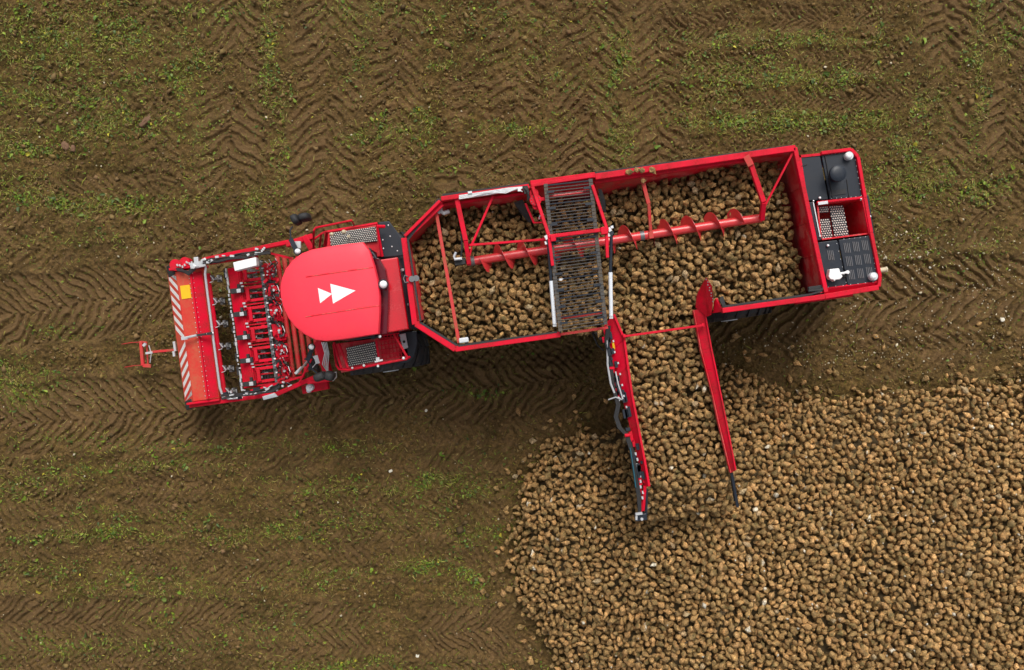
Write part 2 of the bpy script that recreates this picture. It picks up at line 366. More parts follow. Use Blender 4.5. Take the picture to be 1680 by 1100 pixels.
def tintmat(name, rough=0.6, bump=0.0, bscale=40, trans=0.0):
    m, nt, b = newmat(name)
    at = nd(nt, 'ShaderNodeAttribute', attribute_name='tint')
    nt.links.new(at.outputs['Color'], b.inputs['Base Color']); b.inputs['Roughness'].default_value = rough; b.inputs['Specular IOR Level'].default_value = 0.3
    return m
LEAF = tintmat('leaf', 0.5); CRUMB = tintmat('soil_crumb', 0.9); CHIP = tintmat('pale_chip', 0.55)

# ------------------------------------------------------------------ ground cover: leaves, crumbs, pale chips
def rot_stack(yaw, pitch, roll):
    cy, sy, cp, sp, cr, sr = np.cos(yaw), np.sin(yaw), np.cos(pitch), np.sin(pitch), np.cos(roll), np.sin(roll)
    R = np.empty((len(yaw), 3, 3))
    R[:, 0] = np.stack([cy * cp, cy * sp * sr - sy * cr, cy * sp * cr + sy * sr], -1)
    R[:, 1] = np.stack([sy * cp, sy * sp * sr + cy * cr, sy * sp * cr - cy * sr], -1)
    R[:, 2] = np.stack([-sp, cp * sr, cp * cr], -1)
    return R
def scatter(n, accept, xr=(-13.8, 13.8), yr=(-9.3, 9.3)):
    xs, ys = [], []; c = 0
    while c < n:
        x = rng.uniform(*xr, n * 2); y = rng.uniform(*yr, n * 2); k = rng.random(n * 2) < accept(x, y)
        xs.append(x[k]); ys.append(y[k]); c += k.sum()
    return np.concatenate(xs)[:n], np.concatenate(ys)[:n]
def gacc(x, y):
    return np.clip(green_field(x, y) ** 1.5 * (0.45 + 1.5 * np.clip(fbm(x, y, 2.2, 3, off=55) + 0.15, 0, 1)), 0, 1)
# narrow blades and stalks
N = 72000
x, y = scatter(N, lambda x, y: gacc(x, y) * .9 + .05); z, _ = ground_z(x, y)
L = rng.gamma(3.0, 0.019, N) + 0.02; W = rng.uniform(0.004, 0.011, N)
tmpl = np.array([[-.5, -.5, 0], [-.5, .5, 0], [.0, -.6, .12], [.0, .6, .12], [.5, -.15, 0], [.5, .15, 0]])
V = tmpl[None] * np.stack([L, W, L], -1)[:, None, :]
R = rot_stack(rng.uniform(0, 6.28, N), rng.normal(0, .22, N), rng.normal(0, .5, N))
V = np.einsum('nij,nkj->nki', R, V) + np.stack([x, y, z + 0.012 + rng.uniform(0, .02, N)], -1)[:, None, :]
pal = np.array([[.16, .21, .015], [.25, .28, .025], [.34, .31, .05], [.09, .14, .012], [.36, .28, .09], [.14, .18, .015]])
C = pal[rng.integers(0, 6, N)] * rng.uniform(.55, 1.2, (N, 1))
o = big_mesh('chopped_blades', V, np.array([[0, 2, 3, 1], [2, 4, 5, 3]]), 6, LEAF, C)
tag(o, 'thin green and straw coloured leaf stalks strewn over the soil', kind='stuff')
# broad torn leaves
N = 15000
def gacc2(x, y): return np.clip(green_field(x, y) ** 1.6 * (0.15 + 2.2 * np.clip(fbm(x, y, 1.7, 3, off=95), 0, 1)), 0, 1)
x, y = scatter(N, gacc2); z, _ = ground_z(x, y)
s_ = rng.gamma(3, 0.0072, N) + 0.010
tmpl = np.array([[0, 0, .0]] + [[math.cos(a) * (1 if i % 2 else .72), math.sin(a) * .62 * (1 if i % 2 else .8), .22 * (1 if i % 3 else -.6)] for i, a in enumerate(np.linspace(0, 6.283, 7)[:-1])])
V = tmpl[None] * s_[:, None, None] * rng.uniform(.7, 1.3, (N, 7, 3))
R = rot_stack(rng.uniform(0, 6.28, N), rng.normal(0, .35, N), rng.normal(0, .35, N))
V = np.einsum('nij,nkj->nki', R, V) + np.stack([x, y, z + 0.018 + rng.uniform(0, .02, N)], -1)[:, None, :]
pal = np.array([[.065, .115, .010], [.10, .17, .012], [.18, .24, .02], [.05, .085, .012], [.12, .16, .03], [.14, .20, .015]])
C = pal[rng.integers(0, 6, N)] * rng.uniform(.6, 1.25, (N, 1))
yl = rng.random(N) < .03; C[yl] = np.array([.42, .36, .03]) * rng.uniform(.7, 1.1, (yl.sum(), 1))
o = big_mesh('weeds', V, np.array([[0, i + 1, (i + 1) % 6 + 1] for i in range(6)]), 7, LEAF, C)
tag(o, 'patches of small green weed leaves growing between the tracks', kind='stuff')
# soil crumbs
N = 42000
def cacc(x, y):
    _, M = track_fields(x, y); return (1 - .82 * M) * np.clip(.45 + fbm(x, y, 1.1, 3, off=66) * .9, .08, 1)
x, y = scatter(N, cacc); z, _ = ground_z(x, y)
s_ = rng.gamma(1.7, 0.0095, N) + 0.006
octv = np.array([[1, 0, 0], [0, 1, 0], [-1, 0, 0], [0, -1, 0], [0, 0, 1], [0, 0, -1.]])
V = octv[None] * rng.uniform(.6, 1.25, (N, 6, 1)) * (s_[:, None] * np.stack([rng.uniform(.9, 1.7, N), np.ones(N), rng.uniform(.5, .9, N)], -1))[:, None, :]
R = rot_stack(rng.uniform(0, 6.28, N), rng.normal(0, .3, N), rng.normal(0, .3, N))
V = np.einsum('nij,nkj->nki', R, V) + np.stack([x, y, z + s_ * .35], -1)[:, None, :]
C = np.array([.148, .092, .036]) * rng.uniform(.55, 1.45, (N, 1)) * np.stack([np.ones(N), rng.uniform(.93, 1.1, N), rng.uniform(.8, 1.15, N)], -1)
o = big_mesh('soil_crumbs', V, np.array([[0, 1, 4], [1, 2, 4], [2, 3, 4], [3, 0, 4], [1, 0, 5], [2, 1, 5], [3, 2, 5], [0, 3, 5]]), 6, CRUMB, C)
tag(o, 'loose brown crumbs of soil lying over the whole field', kind='stuff')
# pale chips of broken beet and stone
def wacc(x, y):
    px = 840 + x / S0; py = 550 - y / S0
    a = np.exp(-(((px - 1600) / 170) ** 2 + ((py - 480) / 95) ** 2)) + 1.0 * np.exp(-(((px - 1350) / 170) ** 2 + ((py - 570) / 45) ** 2)) + .5 * np.exp(-(((px - 1470) / 60) ** 2 + ((py - 400) / 70) ** 2)) + .03
    return np.clip(a, 0, 1)
N = 1300
x, y = scatter(N, wacc); z, _ = ground_z(x, y)
s_ = rng.gamma(2.0, 0.0045, N) + 0.007
V = octv[None] * rng.uniform(.7, 1.2, (N, 6, 1)) * (s_[:, None] * np.stack([rng.uniform(1, 1.8, N), np.ones(N), np.full(N, .6)], -1))[:, None, :]
R = rot_stack(rng.uniform(0, 6.28, N), rng.normal(0, .3, N), rng.normal(0, .3, N))
V = np.einsum('nij,nkj->nki', R, V) + np.stack([x, y, z + s_ * .5 + .006], -1)[:, None, :]
C = np.array([.62, .54, .38]) * rng.uniform(.5, 1.15, (N, 1))
o = big_mesh('pale_chips', V, np.array([[0, 1, 4], [1, 2, 4], [2, 3, 4], [3, 0, 4], [1, 0, 5], [2, 1, 5], [3, 2, 5], [0, 3, 5]]), 6, CHIP, C)
tag(o, 'tiny whitish chips of broken beet scattered on the soil behind the harvester', kind='stuff')

# ------------------------------------------------------------------ sugar beets
def beet_shape(nr, ns, seed):
    """pear with a cut crown at +z and a tail root at -z; unit: body radius 1"""
    r = random.Random(seed); rg = np.random.default_rng(seed)
    tl = r.uniform(1.3, 2.5); fat = r.uniform(.74, .98); bx = r.uniform(-.35, .35); by = r.uniform(-.3, .3); el = r.uniform(.8, 1.0)
    prof = []
    for i in range(nr):
        t = i / (nr - 1)
        zz = .72 - t * (.72 + tl)
        if t < .001: rad = .0
        elif i == 1: zz, rad = .70, .42 * fat
        else:
            k = (.62 - zz) / (.62 + tl)
            k = min(max(k, 0), 1)
            rad = fat * (max(0.0, math.sin(math.pi * min(k * .667 + .22, .5))) ** .8 if k < .42 else max(.05, max(0.0, 1 - (k - .42) / .58) ** 1.25 * .98))
        prof.append((zz, rad))
    V = []
    ph = rg.uniform(0, 6.28, 4)
    for zz, rad in prof[1:-1]:
        for j in range(ns):
            a = 2 * math.pi * j / ns
            lump = 1 + .09 * math.sin(2 * a + ph[0] + zz) + .07 * math.sin(3 * a + ph[1] - 2 * zz) + rg.normal(0, .13)
            bend = max(0, -zz) ** 1.6 * .35
            V.append((math.cos(a) * rad * lump + bx * bend, math.sin(a) * rad * lump * el + by * bend, zz + rg.normal(0, .06)))
    top = len(V); V.append((0, 0, prof[0][0])); bot = len(V)
    bend = tl ** 1.6 * .35; V.append((bx * bend, by * bend, -tl))
    Fc = []
    m_ = nr - 2
    for i in range(m_ - 1):
        for j in range(ns):
            a, b_, c, d = i * ns + j, i * ns + (j + 1) % ns, (i + 1) * ns + (j + 1) % ns, (i + 1) * ns + j
            Fc += [(a, d, c), (a, c, b_)]
    for j in range(ns):
        Fc.append((top, j, (j + 1) % ns)); Fc.append((bot, (m_ - 1) * ns + (j + 1) % ns, (m_ - 1) * ns + j))
    return np.array(V), np.array(Fc)
def beet_cols(V, seed, wet_shade=1.0):  # last factor scales the colour: shade inside the bunker walls plus wetness
    rg = np.random.default_rng(seed + 900)
    base = np.array([[.51, .280, .100], [.43, .232, .082], [.47, .272, .098], [.35, .205, .072], [.59, .335, .13], [.39, .235, .085]])[rg.integers(0, 6)] * rg.uniform(.58, 1.08)
    C = np.repeat(base[None], len(V), 0)
    ax = rg.normal(size=3); ax /= np.linalg.norm(ax)
    mud = sstep(.1, .75, V @ ax + .25 * np.sin(V[:, 0] * 5 + V[:, 2] * 4)) * rg.uniform(.3, 1.0)
    C = C * (1 - mud[:, None]) + np.array([.120, .088, .028]) * mud[:, None]
    crown = (V[:, 2] > .62)[:, None] * (1.0 if rg.random() < .5 else .2)
    C = C * (1 - crown * .7) + np.array([.46, .29, .12]) * crown * .7
    if rg.random() < .03:
        ax = rg.normal(size=3); ax /= np.linalg.norm(ax)
        w = sstep(.55, .8, V @ ax)[:, None]; C = C * (1 - w) + np.array([.72, .66, .52]) * w
    if rg.random() < .008: C = C * .5 + np.array([.5, .4, .25]) * .5
    return C * wet_shade
m, nt, b = newmat('beet_skin'); BEET = m
at = nd(nt, 'ShaderNodeAttribute', attribute_name='tint'); tc = nd(nt, 'ShaderNodeNewGeometry')
n1 = nd(nt, 'ShaderNodeTexNoise', Scale=26.0, Detail=5.0, Roughness=0.7); nt.links.new(tc.outputs['Position'], n1.inputs['Vector'])
n2 = nd(nt, 'ShaderNodeTexNoise', Scale=9.0, Detail=4.0, Roughness=0.6); nt.links.new(tc.outputs['Position'], n2.inputs['Vector'])
r1 = ramp(nt, n1.outputs[0], [(0.36, (0.34,)), (0.52, (1.0,)), (0.66, (1.8,))])
cc = mixc(nt, 0.8, at.outputs['Color'], r1.outputs[0], 'MULTIPLY')
r2 = ramp(nt, n2.outputs[0], [(0.52, (0,)), (0.66, (.6,))])
cc = mixc(nt, r2.outputs[0], cc, (0.185, 0.115, 0.045))
nt.links.new(cc, b.inputs['Base Color']); b.inputs['Roughness'].default_value = 0.62; b.inputs['Specular IOR Level'].default_value = 0.4
bp = nd(nt, 'ShaderNodeBump', Strength=1.0, Distance=0.035); nt.links.new(n1.outputs[0], bp.inputs['Height']); nt.links.new(bp.outputs[0], b.inputs['Normal'])

def inpoly(x, y, poly):
    c = False; n = len(poly); j = n - 1
    for i in range(n):
        xi, yi = poly[i]; xj, yj = poly[j]
        if (yi > y) != (yj > y) and x < (xj - xi) * (y - yi) / (yj - yi) + xi: c = not c
        j = i
    return c
def ragged(poly, amp, seed):
    rr = random.Random(seed); out = []
    for i in range(len(poly)):
        a, b_ = poly[i], poly[(i + 1) % len(poly)]; L = math.hypot(b_[0] - a[0], b_[1] - a[1]); n = max(1, int(L / .22))
        for k in range(n):
            t = k / n; out.append((a[0] + (b_[0] - a[0]) * t + rr.gauss(0, amp), a[1] + (b_[1] - a[1]) * t + rr.gauss(0, amp)))
    return out
def edge_dist(x, y, poly):
    best = 1e9; n = len(poly)
    for i in range(n):
        ax, ay = poly[i]; bx, by = poly[(i + 1) % n]; dx, dy = bx - ax, by - ay
        t = max(0, min(1, ((x - ax) * dx + (y - ay) * dy) / (dx * dx + dy * dy)))
        best = min(best, math.hypot(x - ax - t * dx, y - ay - t * dy))
    return best
def W2(pts, z): return [tuple(P(a, b_, z)[:2]) for a, b_ in pts]
HEAP = W2([(1000, 693), (955, 700), (905, 722), (868, 770), (845, 815), (838, 870), (842, 905), (838, 960), (862, 1010), (905, 1070), (925, 1110),
           (990, 1260), (1150, 1400), (1500, 1480), (1900, 1500), (2150, 1300), (2200, 900), (2100, 620), (1900, 560), (1680, 610), (1640, 632), (1600, 622), (1560, 628),
           (1500, 640), (1450, 632), (1400, 648), (1350, 645), (1300, 640), (1260, 628), (1225, 600), (1190, 600), (1130, 620), (1070, 660)], 0.1)
HEAP_R = ragged([q for q in HEAP if True], .10, 5)
def nz1(x, y, f, off): return float(gnoise(np.array([x * f + off]), np.array([y * f - off]))[0])
def heap_h(x, y):
    d = edge_dist(x, y, HEAP)
    h = 1.75 * (1 - math.exp(-d * 0.55)) + nz1(x, y, .55, 3.3) * .16 * min(1, d) + nz1(x, y, 1.5, 9.3) * .07 * min(1, d)
    cx, cy = P(1125, 850, 2)[:2]
    h += .62 * math.exp(-((x - cx) ** 2 + (y - cy) ** 2) / 2.1)
    # little valley where the heap has been pulled down beside the conveyor
    cx, cy = P(1010, 880, 1.5)[:2]; h -= .22 * math.exp(-((x - cx) ** 2 + (y - cy) ** 2) / .9)
    return h
FRONT = W2([(676, 398), (731, 345), (888, 318), (935, 330), (990, 332), (1010, 546), (905, 549), (755, 566), (696, 528)], 2.85)
REAR = W2([(978, 322), (1090, 297), (1190, 272), (1272, 262), (1320, 482), (1188, 508), (1160, 506), (1010, 545)], 2.85)
CONV = W2([(1000, 500), (1145, 498), (1160, 560), (1172, 640), (1202, 790), (1207, 845), (1068, 862), (1062, 800), (1044, 690), (1028, 600), (1016, 545)], 2.85)
def load_h(kind):
    def f(x, y):
        if kind == 'front':
            z = 2.66 + nz1(x, y, 1.0, 2.2) * .12
            c = P(830, 470, 2.9); z += .20 * math.exp(-((x - c[0]) ** 2 + (y - c[1]) ** 2) / 1.6)
            return z
        if kind == 'rear':
            z = 2.60 + nz1(x, y, 1.0, 5.2) * .12
            c = P(1150, 385, 2.9); z += .30 * math.exp(-((x - c[0]) ** 2 + (y - c[1]) ** 2) / 2.2)
            return z
        py = 550 - y * F / (CAM_Z - 2.8)
        z = 2.62 + nz1(x, y, 1.2, 7.2) * .06
        if py > 790: z -= (py - 790) / 70 * .50
        return z
    return f
beets = []          # x, y, z, r, zone
grid = {}
CELL = .25
def rest_z(x, y, r, base):
    z = base + r * .8; ci, cj = int(x // CELL), int(y // CELL)
    for a in (-1, 0, 1):
        for c in (-1, 0, 1):
            for (bx, by, bz, br) in grid.get((ci + a, cj + c), ()):
                d2 = (x - bx) ** 2 + (y - by) ** 2; R_ = (r + br) * .90
                if d2 < R_ * R_:
                    zz = bz + math.sqrt(R_ * R_ - d2)
                    if zz > z: z = zz
    return z
def drop(poly, hf, layers, rmin, rmax, zone, clip=None):
    xs = [p[0] for p in poly]; ys = [p[1] for p in poly]
    x0, x1, y0, y1 = min(xs), max(xs), min(ys), max(ys)
    if clip: x0, x1, y0, y1 = max(x0, clip[0]), min(x1, clip[1]), max(y0, clip[2]), min(y1, clip[3])
    rm = (rmin + rmax) / 2
    n = int((x1 - x0) * (y1 - y0) / (math.pi * rm * rm) * layers)
    for _ in range(n):
        x, y = random.uniform(x0, x1), random.uniform(y0, y1)
        if not inpoly(x, y, poly): continue
        if zone == 'heap' and y > -9 and random.random() > .18 + edge_dist(x, y, HEAP) / .75: continue
        r = random.uniform(rmin, rmax); base = hf(x, y); z = rest_z(x, y, r, base)
        for k in range(5):
            st = r * 1.1
            xx, yy = x + random.uniform(-st, st), y + random.uniform(-st, st)
            if not inpoly(xx, yy, poly): continue
            z2 = rest_z(xx, yy, r, base)
            if z2 < z: x, y, z = xx, yy, z2
        if z > base + r * (3.8 if zone == 'heap' else 4.2): continue
        beets.append((x, y, z, r, zone)); grid.setdefault((int(x // CELL), int(y // CELL)), []).append((x, y, z, r))
drop(HEAP_R, lambda x, y: heap_h(x, y) - .10 * min(1, edge_dist(x, y, HEAP) / .5), 3.7, .052, .084, 'heap', (-1, 14.0, -9.4, 0.5))
drop(FRONT, load_h('front'), 4.5, .052, .082, 'load')
drop(REAR, load_h('rear'), 4.5, .052, .082, 'load')
drop(CONV, load_h('conv'), 4.6, .052, .080, 'conv')
for _ in range(5200):                       # beets that rolled off the foot of the heap
    x, y = random.uniform(-1.2, 13.5), random.uniform(-8.8, .6)
    if inpoly(x, y, HEAP_R): continue
    d = edge_dist(x, y, HEAP)
    if random.random() < .42 * math.exp(-d / .26):
        r = random.uniform(.055, .08); z = rest_z(x, y, r, 0.0)
        if z < .3: beets.append((x, y, z, r, 'heap')); grid.setdefault((int(x // CELL), int(y // CELL)), []).append((x, y, z, r))
STRAY = [(834, 776), (844, 783), (867, 781), (872, 724), (891, 734), (899, 739), (905, 706), (951, 699), (791, 952), (810, 941), (822, 935), (792, 970),
         (826, 975), (820, 992), (838, 966), (864, 998), (804, 1035), (875, 1048), (871, 1085), (1206, 552), (1229, 591), (1307, 595), (1360, 610),
         (1372, 614), (1563, 600), (1594, 607), (1520, 620), (1635, 605), (1667, 599), (1608, 531), (1571, 614)]
strays = []
for px, py in STRAY:
    p = P(px, py, .07); zz, _ = ground_z(np.array([p.x]), np.array([p.y])); strays.append((p.x, p.y, float(zz[0]) + .055, random.uniform(.066, .088)))
# which ones show largest: bunker and conveyor load, top of the pile
def covered(bt):
    x, y, z, r, _ = bt; n = 0
    for a in (-1, 0, 1):
        for c in (-1, 0, 1):
            for (bx, by, bz, br) in grid.get((int(x // CELL) + a, int(y // CELL) + c), ()):
                if bz > z + .02:
                    d = math.hypot(x - bx, y - by)
                    if d < br * 1.0: return True
                    if d < (r + br) * .8: n += 1
    return n > 1
cand = [(bt[3] / (CAM_Z - bt[2]), i) for i, bt in enumerate(beets) if bt[4] != 'heap' and not covered(bt) and not (4.05 + (bt[1] - .9) * -.13 < bt[0] * 0 + 99 and 0)]
BELTPOLY = W2([(880, 290), (985, 288), (1008, 545), (905, 555)], 3.2)
cand = [c for c in cand if not inpoly(beets[c[1]][0], beets[c[1]][1], BELTPOLY)]
cand.sort(reverse=True); single = set(i for _, i in cand[:265])
# beets as one counted mass
NV = 40
shapes = [beet_shape(7, 8, 100 + i) for i in range(NV)]
def buried(bt):
    x, y, z, r, _ = bt; n = 0
    for a in (-1, 0, 1):
        for c in (-1, 0, 1):
            for (bx, by, bz, br) in grid.get((int(x // CELL) + a, int(y // CELL) + c), ()):
                if bz > z + r * 1.1 and math.hypot(x - bx, y - by) < br * 1.15: n += 1
    return n >= 3
rest = [bt for i, bt in enumerate(beets) if i not in single and not buried(bt)]
Vs, Cs = [], []
Rm = rot_stack(rng.uniform(0, 6.28, len(rest)), rng.normal(1.45, .55, len(rest)) , rng.uniform(0, 6.28, len(rest)))
for i, (x, y, z, r, zn) in enumerate(rest):
    v, f = shapes[i % NV]; Vs.append((v * np.array([1, 1, .92])) @ Rm[i].T * r * 1.06 + np.array([x, y, z])); Cs.append(beet_cols(v, i, 1.14 if zn == 'heap' else 1.0))  # load coloured darker than the heap, for wall shade and damp skin
o = big_mesh('sugar_beets', np.stack(Vs), shapes[0][1], len(Vs[0]), BEET, np.stack(Cs), smooth=False)
tag(o, 'mass of muddy brown sugar beets in the big heap and filling the harvester', kind='stuff')
fine = []
for k in range(26):
    v, f = beet_shape(8, 9, 500 + k); mb = bpy.data.meshes.new('sugar_beet'); mb.from_pydata([tuple(q * 1.0) for q in v * np.array([1, 1, .92])], [], [tuple(int(a) for a in t) for t in f])
    a = mb.attributes.new('tint', 'FLOAT_COLOR', 'POINT')
    a.data.foreach_set('color', np.concatenate([beet_cols(v, 5000 + k, 1.0), np.ones((len(v), 1))], -1).astype(np.float32).ravel()); mb.materials.append(BEET); fine.append(mb)
def place_beet(x, y, z, r, label, lying=False):
    o = bpy.data.objects.new('sugar_beet', random.choice(fine)); col.objects.link(o)
    o.location = (x, y, z); o.scale = (r * 1.06,) * 3
    o.rotation_euler = (random.uniform(1.2, 1.9), random.uniform(-.4, .4), random.uniform(0, 6.28)) if lying else (random.gauss(1.5, .5), random.uniform(0, 6.28), random.uniform(0, 6.28))
    tag(o, label, 'sugar beet', 'sugar beets')
for i in sorted(single):
    x, y, z, r, zn = beets[i]; place_beet(x, y, z, r, 'large muddy brown sugar beet lying loose in the load carried by the red harvester')
ORD = 'first second third fourth fifth sixth seventh eighth ninth tenth eleventh twelfth thirteenth fourteenth fifteenth sixteenth seventeenth eighteenth nineteenth twentieth'.split()
for k, (x, y, z, r) in enumerate(sorted([q for q in strays if q[0] < 1.6], key=lambda q: -q[1])):
    place_beet(x, y, z, r, 'loose sugar beet on the soil left of the heap, %s from the top' % ORD[k], True)
for k, (x, y, z, r) in enumerate(sorted([q for q in strays if q[0] >= 1.6], key=lambda q: q[0])):
    place_beet(x, y, z, r, 'loose sugar beet on the soil between engine and heap, %s from the left' % ORD[k], True)
for k, (px, py, zz) in enumerate([(1030, 283, 3.86), (1044, 279, 3.88), (1054, 280, 3.87), (1055, 297, 3.70), (1069, 278, 3.88)]):
    p = P(px, py, zz); place_beet(p.x, p.y, p.z, .062, 'muddy sugar beet caught on the top rim of the rear bunker, %s from the left' % ORD[k], True)
# the inside of the heap and of the load (packed beets in the dark, closed so nothing shows through)
def core(name, poly, hf, step, drop_, parent=None, zmin=None, lab=None):
    xs = [p[0] for p in poly]; ys = [p[1] for p in poly]
    gx_ = np.arange(min(xs), max(xs) + step, step); gy_ = np.arange(min(ys), max(ys) + step, step)
    mb = MB(); idx = {}
    for i, x in enumerate(gx_):
        for j, y in enumerate(gy_):
            if inpoly(x, y, poly):
                h = hf(x, y) - drop_
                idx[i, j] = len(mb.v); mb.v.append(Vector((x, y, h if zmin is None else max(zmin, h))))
    for (i, j) in list(idx):
        q = [(i, j), (i + 1, j), (i + 1, j + 1), (i, j + 1)]
        if all(k in idx for k in q): mb.f.append(tuple(idx[k] for k in q))
    return mb
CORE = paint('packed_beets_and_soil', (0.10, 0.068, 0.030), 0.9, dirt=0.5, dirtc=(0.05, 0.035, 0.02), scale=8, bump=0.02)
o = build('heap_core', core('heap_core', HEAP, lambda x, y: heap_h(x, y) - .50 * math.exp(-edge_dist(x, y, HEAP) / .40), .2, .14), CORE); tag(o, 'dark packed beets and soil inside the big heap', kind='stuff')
exec_load = [('front', FRONT), ('rear', REAR), ('conv', CONV)]
# pale bits on the heap
hb = [bt for bt in beets if bt[4] == 'heap' and not covered(bt)]
sel = [hb[i] for i in rng.choice(len(hb), 170, replace=False)]
N = len(sel); s_ = rng.gamma(2, .007, N) + .010
V = octv[None] * rng.uniform(.7, 1.2, (N, 6, 1)) * s_[:, None, None] * np.array([1.4, 1, .6])
R = rot_stack(rng.uniform(0, 6.28, N), rng.normal(0, .4, N), rng.normal(0, .4, N))
V = np.einsum('nij,nkj->nki', R, V) + np.array([[q[0], q[1], q[2] + q[3] * 1.0] for q in sel])[:, None, :]
C = np.array([.68, .62, .50]) * rng.uniform(.5, 1.1, (N, 1))
o = big_mesh('broken_beet_bits', V, np.array([[0, 1, 4], [1, 2, 4], [2, 3, 4], [3, 0, 4], [1, 0, 5], [2, 1, 5], [3, 2, 5], [0, 3, 5]]), 6, CHIP, C)
tag(o, 'small white bits of broken beet sprinkled over the heap', kind='stuff')

# ------------------------------------------------------------------ harvester
R0 = bpy.data.objects.new('sugar_beet_harvester', None); col.objects.link(R0)
AX = math.radians(8.4)
put(R0, None, Matrix.Translation(P(880, 470, 0)) @ Matrix.Rotation(AX, 4, 'Z'))
tag(R0, 'long red self-propelled sugar beet harvester unloading its bunker onto the heap', 'harvester')
SMALL = {'hood_bolts', 'beam_fittings', 'beam_brackets', 'grease_fitting', 'drive_fittings', 'hose_couplings', 'valve_blocks', 'gearbox_bolts', 'drive_bolts', 'wedge_bolts', 'panel_bolts',
         'fender_bolts', 'railing_caps', 'frame_fittings', 'conveyor_fittings', 'feeler_hinges', 'hydraulic_hoses', 'steel_hose_ends', 'vent', 'tyre_lugs', 'well_catches', 'elevator_belt', 'hydraulic_pipe', 'hose_bracket'}
def B(name, mb, mat, parent=R0, **k):
    o = build(name, mb, mat, parent, **k)
    if name in SMALL: o['kind'] = 'stuff'
    return o
def pts(l, z): return [P(a, b_, z) for a, b_ in l]
PXM = lambda px, z: px * (CAM_Z - z) / F

# --- header, in its own frame: u along the machine, v along the header (photo pixels)
def Hd(u, v, z): return P(275 + u * .991 + v * .134, 450 - u * .134 + v * .991, z)
HA = -math.radians(7.7)
hood = MB()
sec = [(0, .95), (14, 1.30), (36, 1.42), (38, 1.46), (57, 1.30), (62, 1.05), (58, .60), (4, .60)]
n = len(sec)
vv = [Hd(u, -2, z) for u, z in sec] + [Hd(u, 213, z) for u, z in sec]
hood.add(vv, [tuple(range(n)), tuple(range(2 * n - 1, n - 1, -1))] + [(i, (i + 1) % n, (i + 1) % n + n, i + n) for i in range(n)])
ho = B('topper_hood', hood, HOOD, bevel=.012)
mb = MB(); mb.slab([Hd(39.5, 3, 1.462), Hd(56, 3, 1.322), Hd(56, 211, 1.322), Hd(39.5, 211, 1.462)], .02); B('hood_flap', mb, RED, ho, bevel=.004)
mb = MB(); mb.beam(Hd(37.5, -1, 1.475), Hd(37.5, 212, 1.475), .035, .03); B('hood_ridge', mb, RED, ho)
mb = MB()
for k in range(26): mb.dome(Hd(34.5, 4 + k * 8.1, 1.43), .011, .012, 8, 2)
for k in range(26): mb.dome(Hd(41.0, 4 + k * 8.1, 1.458), .009, .012, 8, 2)
B('hood_bolts', mb, SILVER, ho)
# warning stripes on the front board (flat print plates, 3 mm proud)
def strz(u): return .95 + (u / 14) * .35 + .006
def stripe(v0, tilt, w=8.2):
    vs_ = [(1.0, v0), (1.0, v0 + w), (13.2, v0 + w + tilt), (13.2, v0 + tilt)]
    lim = lambda v: max(0.0, min(211.0, v))
    mb = MB(); mb.slab([Hd(u, lim(v), strz(u)) for u, v in vs_], .004); B('warning_stripe', mb, REFL, ho)
for k in range(7): stripe(-14 + k * 16.4, 19)
for k in range(6): stripe(132 + k * 16.2, -19, 8.0)
mb = MB(); mb.slab([Hd(17.5, 22, 1.335), Hd(33, 22, 1.42), Hd(33, 44, 1.42), Hd(17.5, 44, 1.335)], .012)
for q in range(4): pass
st = B('warning_label', mb, YELLOW, ho)
for v0, v1, name in ((-13, 6, 'rubber_bumper'), (211, 226, 'rubber_bumper')):
    mb = MB(); mb.slab([Hd(-1, v0, 1.0), Hd(9, v0 - 3, 1.25), Hd(12, v1 - 4, 1.28), Hd(0, v1, 1.0)], .12); B(name, mb, RUBBER, ho, bevel=.02)
mb = MB(); mb.box(Hd(36, -5, 1.18), PXM(52, 1.2), .06, .5, .135); B('hood_end_plate', mb, RED, ho, bevel=.01)
mb = MB(); mb.box(Hd(36, 215, 1.15), PXM(54, 1.2), .05, .5, .135); B('hood_end_plate', mb, RED, ho, bevel=.01)
# steel pipe round the hood, red tool beam, centre rod
mb = MB(); mb.tube([Hd(50, -10, 1.5), Hd(60, -12, 1.5), Hd(64, -4, 1.5), Hd(61, 8, 1.48), Hd(60.5, 40, 1.45), Hd(60, 120, 1.45), Hd(60, 196, 1.42), Hd(63, 212, 1.38), Hd(72, 216, 1.35), Hd(95, 217, 1.33)], .028, 8)
B('hydraulic_pipe', mb, SILVER, smooth=True)
mb = MB(); mb.tube([Hd(65, 8, 1.15), Hd(66, 214, 1.15)], .055, 12); B('scalper_beam', mb, RED, smooth=True)
mb = MB(); mb.tube([Hd(12, 108, 1.5), Hd(34, 106, 1.56)], .03, 8); mb.tube([Hd(34, 106, 1.56), Hd(62, 106, 1.5)], .018, 8); mb.box(Hd(14, 108, 1.5), .14, .07, .07, .135); B('tilt_cylinder', mb, SILVER, smooth=True)
mb = MB(); mb.box(Hd(42, 106, 1.58), .20, .05, .05, .135); mb.box(Hd(55, 106, 1.55), .1, .06, .06, .135); B('tilt_cylinder_clamp', mb, RUBBER)
